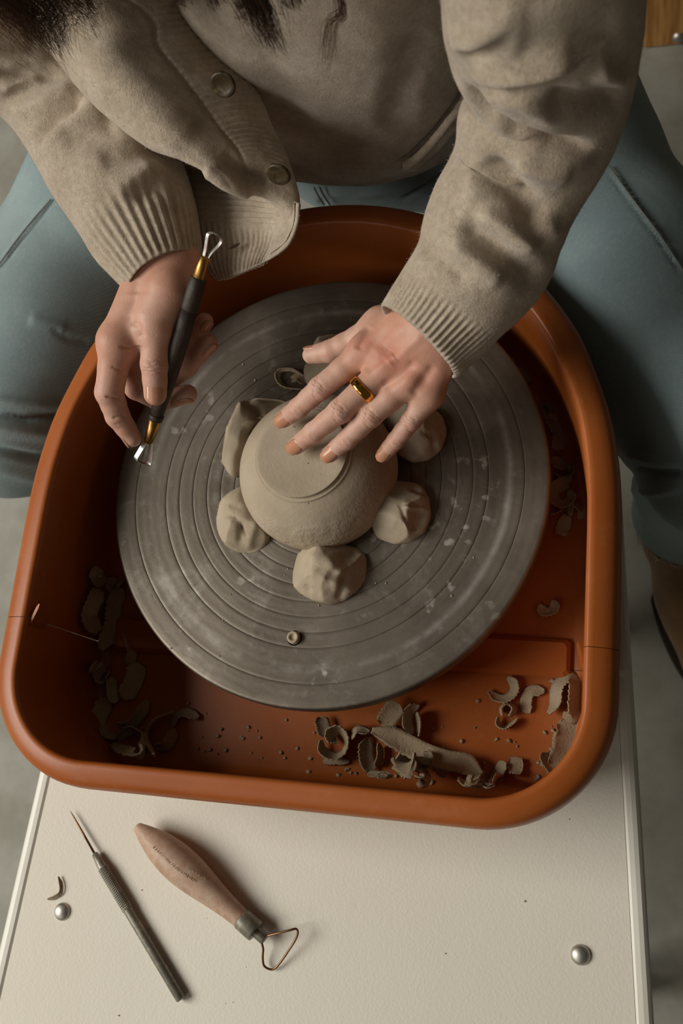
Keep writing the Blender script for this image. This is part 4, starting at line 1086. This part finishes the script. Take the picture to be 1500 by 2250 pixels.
# her right arm (left in the picture)
sleeve([(-95, 175, 130, 20, .174), (0, 245, 235, 120, .146), (66, 335, 330, 225, .130), (118, 425, 402, 340, .124), (190, 535, 432, 455, .117), (245, 598, 441, 528, .114), (281, 632, 447, 578, .112)],
       320, 360, .79, 34,
       [([(-20, 108), (40, 108), (85, 100)], 7, -.0045), ([(-20, 165), (60, 164), (130, 160)], 10, -.005), ([(5, 218), (75, 185), (145, 163)], 11, -.003), ([(70, 318), (115, 270), (185, 215)], 10, -.009),
        ([(0, 135), (110, 132)], 14, .004), ([(0, 192), (90, 168)], 12, .004), ([(30, 258), (100, 225), (165, 185)], 15, .005), ([(85, 345), (150, 275), (230, 225)], 20, .006),
        ([(130, 290), (200, 292), (260, 270)], 24, -.005), ([(250, 425), (310, 385), (340, 360)], 18, .005), ([(215, 350), (300, 340), (360, 320)], 22, -.004), ([(290, 440), (350, 405)], 16, -.003),
        ([(330, 300), (400, 380)], 14, -.003)], 'sleeve', .95, 1, 0.0, [(-.085, .248, .425, .036), (-.150, .252, .412, .054), (-.185, .262, .375, .058), (-.215, .272, .310, .054), (-.240, .284, .240, .050)])
# her left arm (right in the picture)
sleeve([(955, -190, 1420, -160, .335), (962, -60, 1414, -20, .300), (985, 75, 1405, 90, .262), (1034, 175, 1392, 200, .225), (1008, 275, 1358, 305, .198), (988, 370, 1296, 400, .176), (935, 468, 1240, 505, .162), (905, 560, 1200, 600, .148),
        (868, 628, 1125, 692, .134), (840, 668, 1052, 775, .124), (822, 690, 1014, 812, .118)],
       350, 360, .846, 54,
       [([(1020, 122), (1050, 116), (1090, 106), (1140, 72)], 8, -.008), ([(985, 85), (1050, 92), (1105, 70), (1150, 20)], 20, .007), ([(1035, 160), (1110, 170), (1200, 160), (1275, 135)], 17, .008),
        ([(1030, 196), (1110, 200), (1200, 186), (1290, 158)], 8, -.007), ([(1305, 150), (1365, 178)], 17, .008), ([(1195, 222), (1280, 232), (1385, 212)], 20, -.009), ([(1120, 125), (1220, 105), (1370, 65)], 26, -.006),
        ([(1015, 190), (1040, 225), (1070, 258), (1125, 292), (1210, 320), (1310, 330)], 9.5, -.014), ([(1030, 300), (1090, 338), (1190, 366), (1310, 360)], 18, .004), ([(1085, 205), (1155, 228), (1230, 262)], 16, .005),
        ([(1070, 335), (1110, 390), (1160, 455), (1205, 505)], 24, -.008), ([(1135, 355), (1190, 372), (1255, 385)], 18, .007), ([(1030, 340), (1045, 450)], 26, .004),
        ([(1005, 485), (1065, 525), (1130, 572), (1195, 630)], 20, -.009), ([(1045, 462), (1110, 505), (1180, 555)], 16, .006), ([(985, 535), (1040, 570), (1110, 620)], 18, .006),
        ([(925, 540), (980, 578), (1030, 620)], 16, -.004), ([(1180, 470), (1225, 525)], 18, .005)], 'sleeve', .95, 2, .55, [(.080, .245, .425, .036), (.140, .238, .415, .056), (.170, .205, .390, .060)])

def loft(ctrl, nu, nv): return crom(crom(np.array(ctrl), nu, 0), nv, 1)
def sheet(name, G, parent, mat, thick=.003, disp=None, strokes=(), core=None):
    nu, nv, _ = G.shape; V = G.reshape(-1, 3); F = gridF(nu, nv)
    N = vnormals(V, F); to = CAMPOS-V if core is None else (V-np.asarray(core))*np.array([1, 1, 0])
    if ((N*to).sum(1)).mean() < 0: F = F[:, ::-1]; N = -N
    V = V+N*(vnoise(V, 50, 11)*.0012+vnoise(V, 160, 12)*.0005)[:, None]
    if len(strokes): V = sculpt(V, F, strokes, True)
    if disp is not None: V = V+vnormals(V, F)*disp.reshape(-1)[:, None]
    o = mk(name, V, F, mat, parent)
    md = o.modifiers.new('t', 'SOLIDIFY'); md.thickness = thick; md.offset = -1
    return o
# torso of the cardigan
cols = [(380, .300), (480, .262), (600, .243), (720, .236), (830, .238), (930, .251), (1010, .275), (1065, .315)]
rowsy = [(-260, -.055), (-120, -.045), (0, -.034), (110, -.022), (220, -.010), (320, 0.0)]
hem = [385, 390, 396, 408, 404, 378, 342, 300]
ctrl = []
for py, dy in rowsy: ctrl.append([aty(x, py, y+dy) for x, y in cols])
ctrl.append([aty(x, h-18, y+.001) for (x, y), h in zip(cols, hem)])
ctrl.append([aty(x, h, y+.006) for (x, y), h in zip(cols, hem)])
ctrl.append([aty(x, h-6, y+.020) for (x, y), h in zip(cols, hem)])
ctrl.append([aty(x, h-30, y+.040) for (x, y), h in zip(cols, hem)])
ctrl = np.array(ctrl)
wrap = []
for row in ctrl:                            # close it round the back
    a, b = row[-1], row[0]; z = (a[2]+b[2])/2; yb = row[3][1]+.255
    wrap.append(np.concatenate([row, [[a[0]+.030, a[1]+.07, a[2]], [a[0]-.01, yb, z], [.03, yb+.035, z], [b[0]+.02, yb, z], [b[0]-.030, b[1]+.07, b[2]], row[0]]]))
def ring(z, cx, cy, rx, ry, A): return np.array([(cx+rx*math.cos(math.radians(a)), cy+ry*math.sin(math.radians(a)), z) for a in A])
AA = [195, 220, 243, 262, 280, 300, 322, 345, 15, 55, 90, 125, 165, 195]
wrap = [ring(.470, 0, .235, .062, .060, AA), ring(.440, 0, .250, .135, .080, AA), ring(.400, .005, .268, .185, .102, AA)]+wrap[1:]
G = loft(np.array(wrap), 230, 240)
sheet('body_panel', G, cardigan, M['knit'], .003, None,
      [([(1040, 165), (1010, 225), (960, 290), (905, 345), (868, 362)], 6, -.010), ([(1048, 190), (1015, 250), (960, 315), (905, 365), (878, 372)], 7, .006), ([(930, 60), (890, 180), (850, 300)], 34, -.005), ([(560, 60), (620, 220), (680, 340)], 30, -.004)], (.02, .42, 0))
P = crom([aty(1040, 172, .262), aty(1016, 226, .258), aty(968, 290, .246), aty(918, 346, .238), aty(884, 368, .235)], 60)
P = P+np.random.default_rng(2).normal(size=P.shape)*.0002
v, f = tubeV(P, np.linspace(.0030, .0036, 60), 10); mk('pocket_edge', v, f, M['knit'], cardigan)
# front panel with the button band
pa = [[(-30, -160, .245), (-20, -160, .285), (90, -160, .300), (200, -160, .296), (265, -160, .286), (330, -160, .270), (326, -160, .255)],
      [(60, 20, .205), (64, 20, .248), (185, 15, .262), (295, 10, .256), (365, 5, .248), (424, 0, .232), (418, 4, .215)],
      [(130, 120, .185), (122, 122, .228), (232, 115, .243), (350, 105, .234), (420, 98, .226), (476, 92, .212), (470, 98, .195)],
      [(215, 215, .170), (202, 220, .212), (302, 213, .223), (422, 198, .212), (490, 188, .204), (546, 178, .190), (540, 184, .175)],
      [(310, 300, .155), (300, 308, .196), (388, 302, .203), (486, 284, .193), (548, 274, .185), (602, 282, .172), (594, 286, .158)],
      [(395, 342, .145), (392, 352, .182), (452, 352, .186), (532, 344, .178), (592, 344, .171), (641, 366, .160), (632, 370, .148)],
      [(445, 362, .138), (446, 375, .170), (494, 386, .171), (548, 394, .163), (608, 404, .157), (657, 436, .148), (648, 440, .136)],
      [(478, 380, .130), (484, 396, .158), (518, 416, .153), (562, 428, .148), (612, 446, .146), (650, 490, .139), (640, 490, .128)],
      [(484, 384, .124), (496, 402, .145), (526, 420, .138), (566, 432, .134), (608, 462, .130), (628, 520, .120), (620, 516, .112)],
      [(480, 372, .120), (496, 392, .130), (524, 408, .126), (556, 424, .124), (590, 468, .114), (600, 540, .104), (594, 532, .100)]]
pa = [[(x_, y_, z_-(0, 0, .002, .008, .012, .014, .014)[k_]-(.032, .029, .026, .021, .016, .010, .004, 0, 0, 0)[i_]) for k_, (x_, y_, z_) in enumerate(row)] for i_, row in enumerate(pa)]
AP = [180, 188, 205, 222, 234, 246, 246]
pw = [ring(.445, 0, .250, .140, .086, AP), ring(.390, .003, .270, .198, .114, AP), ring(.320, .0, .290, .200, .120, AP)]+[np.array([at(*q) for q in row]) for row in pa[1:]]
G = loft(pw, 270, 170)
u = np.linspace(0, 1, 270)[:, None]; vv = np.linspace(0, 1, 170)[None, :]
band = np.clip((vv-.5)/.015, 0, 1)*np.clip((.86-vv)/.02, 0, 1)*np.clip((.68-u)/.1, 0, 1)
disp = .0006*np.cos(u*2*math.pi*70)*band-.0014*np.exp(-((vv-.5)/.012)**2)*np.clip((.73-u)/.1, 0, 1)
sheet('front_panel', G, cardigan, M['knit'], .004, disp, [([(190, 100), (330, 240), (430, 330)], 60, .003), ([(480, 345), (545, 378), (600, 392)], 16, -.006), ([(440, 372), (490, 400), (560, 428)], 13, .005)])
# turned back flap with the buttonhole
pb = [[(392, 350, .100), (470, 384, .106), (548, 408, .112), (610, 432, .122), (655, 446, .134), (652, 440, .124)],
      [(418, 440, .098), (488, 455, .103), (556, 468, .110), (614, 484, .120), (652, 490, .131), (646, 488, .120)],
      [(436, 525, .096), (500, 528, .100), (560, 530, .107), (602, 534, .115), (636, 532, .124), (630, 528, .113)],
      [(456, 584, .094), (502, 580, .098), (550, 570, .104), (588, 562, .110), (614, 554, .117), (608, 550, .108)],
      [(474, 616, .092), (506, 609, .096), (546, 592, .101), (578, 577, .106), (600, 564, .111), (596, 560, .103)]]
G = loft([[at(*q) for q in row] for row in pb], 130, 220)
vv = np.linspace(0, 1, 220)[None, :]; u = np.linspace(0, 1, 130)[:, None]
disp = .0008*np.cos(vv*2*math.pi*24)*np.clip((.62-vv)/.1, 0, 1)*np.clip((u-.36)/.08, 0, 1)+.0007*np.cos((u+.25*vv)*2*math.pi*20)*np.clip((.38-u)/.08, 0, 1)*np.clip((.6-vv)/.1, 0, 1)
disp = disp*np.clip((1-u)/.10, .12, 1)
sheet('turned_hem', G, cardigan, M['knit'], .0035, disp)
def flat_lens(c, d, ln, wd, up, mat, name, parent):
    d = unit(d); s = unit(np.cross(up, d)); n = 14; V = []; 
    for t in np.linspace(-1, 1, n):
        h = wd*(1-t*t)+.0001
        for q in ((1, .0007), (-1, .0007), (-1, -.0012), (1, -.0012)): V.append(c+d*t*ln+s*h*q[0]+up*q[1])
    return mk(name, V, [tuple(q) for q in gridF(n, 4, True)]+[(3, 2, 1, 0), (4*n-4, 4*n-3, 4*n-2, 4*n-1)], mat, parent, False)
bc_ = at(515, 541, .1075); up = unit(CAMPOS-bc_)
flat_lens(bc_+up*.0015, at(536, 531, .108)-at(498, 551, .106), .0048, .0011, up, M['dark_knit'], 'buttonhole', cardigan)
# buttons
def button(c, nrm, R):
    v, f = lathe([(0, .0006), (R*.45, .0007), (R*.62, .0013), (R*.82, .0020), (R*.95, .0016), (R, .0006), (R*.97, -.0006), (R*.7, -.0012), (0, -.0012)], 40, False)
    b = mk('button', orient(v, c, nrm), f, M['button'], cardigan)
def tilted(c, dx, dy, deg): return unit(unit(CAMPOS-c)*math.cos(math.radians(deg))+unit(MW@np.array([dx, dy, 0.0]))*math.sin(math.radians(deg)))
b0 = at(490, 185, .1865); button(b0, tilted(b0, -.6, .8, 36), .0088)
b1 = at(612, 382, .1590); button(b1, tilted(b1, -.42, .9, 56), .0084)
# loose wool fibres standing off the knit
def fuzz(objs, n):
    r_ = np.random.default_rng(3); P = []; Nn = []
    for o in objs:
        me = o.data; k = len(me.polygons); ce = np.empty(k*3, np.float32); no = np.empty(k*3, np.float32); ar = np.empty(k, np.float32)
        me.polygons.foreach_get('center', ce); me.polygons.foreach_get('normal', no); me.polygons.foreach_get('area', ar)
        m = int(n*ar.sum()/TOT[0]); i = r_.choice(k, m, p=ar/ar.sum())
        P.append(ce.reshape(-1, 3)[i]+r_.normal(size=(m, 3))*.0004); Nn.append(no.reshape(-1, 3)[i])
    P = np.concatenate(P); Nn = np.concatenate(Nn); m = len(P)
    t = r_.normal(size=(m, 3)); t -= Nn*(t*Nn).sum(1)[:, None]; t /= np.linalg.norm(t, axis=1)[:, None]
    L = r_.uniform(.0010, .0030, m)[:, None]; s = np.cross(Nn, t)*.00006
    d1 = Nn*.8+t*.6; d2 = Nn*.35+t*.9
    a = P-Nn*.0003; b = a+d1*L*.5; c = b+d2*L*.5+r_.normal(size=(m, 3))*.0003
    V = np.stack([a-s, a+s, b+s, b-s, c], 1).reshape(-1, 3); q = np.arange(m)[:, None]*5
    F = np.concatenate([q+np.array([0, 1, 2]), q+np.array([0, 2, 3]), q+np.array([3, 2, 4])])
    o = mk('wool_fuzz', V, F, M['knit'], cardigan); tag(o, 'short wool fibres', None, None, 'stuff'); return o
KN = [c for c in cardigan.children if c.name.split('.')[0] in ('sleeve', 'body_panel', 'front_panel', 'turned_hem')]
TOT = [0.0]
for o in KN:
    a_ = np.empty(len(o.data.polygons), np.float32); o.data.polygons.foreach_get('area', a_); TOT[0] += float(a_.sum())
fuzz(KN, 90000)
# ------------------------------------------------------------------ jeans
fl = Field((-.47, -.06, -.44), (.43, .62, .10), .0045, .05)
D = fl.new()
hipL = (-.10, .44, -.055); hipR = (.11, .44, -.055)
kL = np.array([-.345, .085, -.088]); kR = np.array([.300, .050, -.068])
for a, b, ra, rb, k in [(hipL, (-.245, .305, -.062), .098, .088, .03), ((-.245, .305, -.062), (-.315, .20, -.075), .088, .079, .03), ((-.315, .20, -.075), kL, .079, .068, .03),
                        (hipR, (.150, .305, -.058), .098, .088, .03), ((.150, .305, -.058), (.218, .180, -.048), .088, .082, .03), ((.218, .180, -.048), kR, .082, .071, .03),
                        ((-.03, .40, -.03), (.04, .40, -.03), .105, .105, .03), ((-.03, .46, .02), (.04, .46, .02), .10, .10, .03), ((-.02, .33, -.035), (.05, .33, -.035), .062, .062, .03),
                        (kL, (-.335, .115, -.25), .066, .058, .02), ((-.335, .115, -.25), (-.330, .12, -.385), .058, .056, .02),
                        (kR, (.292, .085, -.25), .064, .058, .02), ((.292, .085, -.25), (.287, .090, -.360), .058, .058, .02)]:
    fl.cone(D, a, b, ra, rb, k)
V, F = surface_nets(D, fl.ax); V = relax(V, F, 3)
# one Catmull-like refinement for crisp folds
def refine(V, F):
    n = len(V); fc = V[F].mean(1); E = np.sort(np.concatenate([F[:, [0, 1]], F[:, [1, 2]], F[:, [2, 3]], F[:, [3, 0]]]), 1)
    key = E[:, 0].astype(np.int64)*n+E[:, 1]; uq, inv = np.unique(key, return_inverse=True)
    em = (V[uq//n]+V[uq % n])/2; m = len(F); e = inv.reshape(4, m)+n; c = np.arange(m)+n+len(uq)
    Fn = np.concatenate([np.stack([F[:, k], e[k], c, e[(k+3) % 4]], 1) for k in range(4)])
    return np.concatenate([V, em, fc]), Fn
V, F = refine(V, F); V = relax(V, F, 2)
N = vnormals(V, F); V = V+N*(vnoise(V, 30, 5)*.0022)[:, None]
jst = [([(-260, 860), (-10, 905), (60, 917), (250, 905)], 8, -.009), ([(-260, 835), (-10, 882), (110, 895), (250, 880)], 13, .004), ([(-260, 900), (-10, 942), (90, 955), (250, 945)], 14, .007), ([(-260, 950), (-10, 988), (85, 1008), (250, 1000)], 9, -.010),
       ([(-200, 990), (0, 1032), (70, 1050), (220, 1060)], 13, .003), ([(110, 720), (150, 745), (200, 752)], 8, -.0016), ([(60, 700), (150, 725)], 14, .002), ([(1370, 990), (1430, 1010), (1500, 1030)], 12, .005), ([(1370, 1035), (1440, 1045), (1500, 1035)], 10, -.008),
       ([(1375, 1075), (1440, 1082), (1500, 1070)], 10, .004), ([(690, 420), (790, 428), (900, 415), (1000, 372)], 9, .003), ([(880, 440), (940, 400), (1000, 360)], 5, -.005), ([(700, 440), (720, 452)], 8, -.002),
       ([(112, 438), (75, 480), (35, 530), (0, 578)], 3.2, .0016), ([(118, 442), (82, 484), (42, 534), (4, 584)], 2.6, -.0014), ([(1335, 365), (1390, 440), (1450, 520), (1510, 610)], 3.2, .0016), ([(1329, 369), (1384, 444), (1444, 524), (1504, 614)], 2.6, -.0014)]
V = sculpt(V, F, jst, True)
jeans = mk('jeans', V, F, M['denim'], person)
# stitched details at the fly and the seams
def surf_at(px, py, V=V):
    q = proj(V); d = np.linalg.norm(q-np.array([px, py]), axis=1); s = np.where(d < 9)[0]
    if len(s) == 0: s = [int(np.argmin(d))]
    dep = ((V[s]@MW)+CC)[:, 2]; k = s[int(np.argmin(dep))]
    dd = MW@np.array([(px-750)/FPX, (py-1125)/FPX, 1.0]); return CAMPOS+dd*(dep.min()-.0012)
def stitch(pts, rad, name, mat):
    P = crom([surf_at(*p) for p in pts], 40); v, f = tubeV(P, rad, 6); return mk(name, v, f, mat, jeans)
stitch([(112, 438), (75, 480), (35, 530), (0, 578), (-30, 615)], .0006, 'side_seam', M['thread'])
stitch([(1338, 365), (1390, 438), (1450, 518), (1510, 608)], .0006, 'side_seam', M['thread'])
stitch([(690, 412), (700, 432), (712, 450)], .0008, 'fly_stitch', M['thread'])
stitch([(702, 412), (712, 432), (724, 450)], .0008, 'fly_stitch', M['thread'])
# frayed cuff below the right knee
def hem_ring(c, R, z, name):
    a = np.linspace(0, 2*math.pi, 90, endpoint=False); parts = []
    for t in a:
        p = np.array([c[0]+R*math.cos(t), c[1]+R*math.sin(t), z]); q = p+np.array([random.gauss(0, .004), random.gauss(0, .004), -random.uniform(.004, .014)])
        parts.append(tubeV([p, (p+q)/2+np.array([random.gauss(0, .001), random.gauss(0, .001), 0]), q], [.0009, .0007, .0003], 4))
    v, f = joinVF(parts); return tag(mk(name, v, f, M['fray'], jeans), 'white frayed threads', None, None, 'stuff')
hem_ring((.2875, .0895), .0555, -.380, 'frayed_hem')
# ------------------------------------------------------------------ boots
def boot(cx, cy, toe_dir, name='boot'):
    t = unit(np.array([toe_dir[0], toe_dir[1], 0])); s = np.array([-t[1], t[0], 0]); base = np.array([cx, cy, FLOOR])
    fl = Field((cx-.22, cy-.22, FLOOR-.01), (cx+.22, cy+.22, FLOOR+.26), .005, .04); D = fl.new()
    g = lambda a, b, z: base+t*a+s*b+np.array([0, 0, z])
    for a, b, ra, rb in [(g(0, 0, .22), g(0, 0, .12), .046, .043), (g(0, 0, .12), g(-.012, 0, .050), .043, .038), (g(-.012, 0, .05), g(.06, 0, .052), .038, .038), (g(.06, 0, .052), g(.135, 0, .040), .040, .034), (g(.02, 0, .10), g(.09, 0, .062), .038, .034)]:
        fl.cone(D, a, b, ra, rb, .025)
    V, F = surface_nets(D, fl.ax); V = relax(V, F, 2); V[:, 2] = np.maximum(V[:, 2], FLOOR+.014)
    b_ = mk(name, V, F, M['suede'], person)
    out_ = []
    for a in np.linspace(0, 2*math.pi, 60, endpoint=False):
        x = .062+.118*math.cos(a); y = (.046 if math.cos(a) > -.2 else .040)*math.sin(a)*(1-.12*math.cos(a)*0)
        out_.append(base+t*x+s*y)
    o = np.array(out_); P = np.stack([o+[0, 0, .0], o+[0, 0, .016]]); n = 60
    F = [tuple(q) for q in gridF(2, n, True)]+[tuple(range(n))[::-1], tuple(range(n, 2*n))]
    mk('sole', P.reshape(-1, 3), F, M['sole'], b_, False)
    return b_
boot(.287, .085, (.25, -1.0)); boot(-.330, .12, (-.25, -1.0))

# ------------------------------------------------------------------ hair
def lock(roots_tips, n, spread, rad, seed):
    r_ = np.random.default_rng(seed); parts = []
    (x0, y0, yy0), (x1, y1, yy1) = roots_tips
    a = aty(x0, y0, yy0); b = aty(x1, y1, yy1)
    top = np.array([a[0]*.45, .13, .64])
    for _ in range(n):
        j = r_.normal(size=3)*spread; L = r_.uniform(.55, 1.0)**.7
        tip = a+(b-a)*L+j*.8; mid = a+(b-a)*L*.5+j*1.1; m2 = a+j*1.0
        P = crom([top+j*2.0, (top+a)/2+np.array([a[0]*.30, -.03, .02])+j*1.5, m2, mid, tip+r_.normal(size=3)*.002], 16)
        parts.append(tubeV(P, np.linspace(1, .25, 16)*rad*r_.uniform(.7, 1.3), 4))
    return joinVF(parts)
H = [lock(((20, -20, .20), (118, 118, .20)), 352, .0075, .00022, 1), lock(((85, -40, .205), (140, 110, .205)), 198, .006, .00022, 2), lock(((150, -30, .20), (205, 60, .20)), 154, .006, .00022, 3),
     lock(((372, -40, .158), (386, 25, .158)), 39, .0025, .00022, 4), lock(((455, -40, .158), (470, 26, .158)), 35, .0025, .00022, 5), lock(((548, -30, .155), (610, 112, .155)), 198, .0032, .00022, 6), lock(((520, -30, .155), (560, 60, .155)), 66, .003, .00022, 7),
     lock(((620, -40, .155), (640, 35, .155)), 44, .003, .00022, 8), lock(((735, -30, .155), (706, 150, .155)), 26, .0014, .00022, 9), lock(((742, -30, .155), (728, 140, .155)), 17, .0012, .00022, 10), lock(((0, -60, .21), (60, 60, .21)), 264, .008, .00022, 11)]
cap = Field((-.13, -.01, .40), (.13, .36, .80), .006, .04); D = cap.new()
cap.ell(D, (0, .172, .645), (.084, .098, .112), .02); cap.cone(D, (0, .235, .61), (0, .265, .49), .065, .055, .03)
v, f = surface_nets(D, cap.ax); v = relax(v, f, 2)
H.append((v, [tuple(q) for q in f]))
v, f = joinVF(H); tag(mk('hair', v, f, M['hair'], person), 'loose dark brown hair hanging down')
bpy.context.view_layer.update()
inv = person.matrix_world.inverted()
for c in person.children: c.matrix_parent_inverse = inv
bpy.context.view_layer.update()
for c in person.children:
    if c is cardigan:
        pass
inv2 = cardigan.matrix_world.inverted()
for c in cardigan.children: c.matrix_parent_inverse = inv2
for p in (body, jeans):
    for c in p.children: c.matrix_parent_inverse = p.matrix_world.inverted()
bpy.context.view_layer.update()
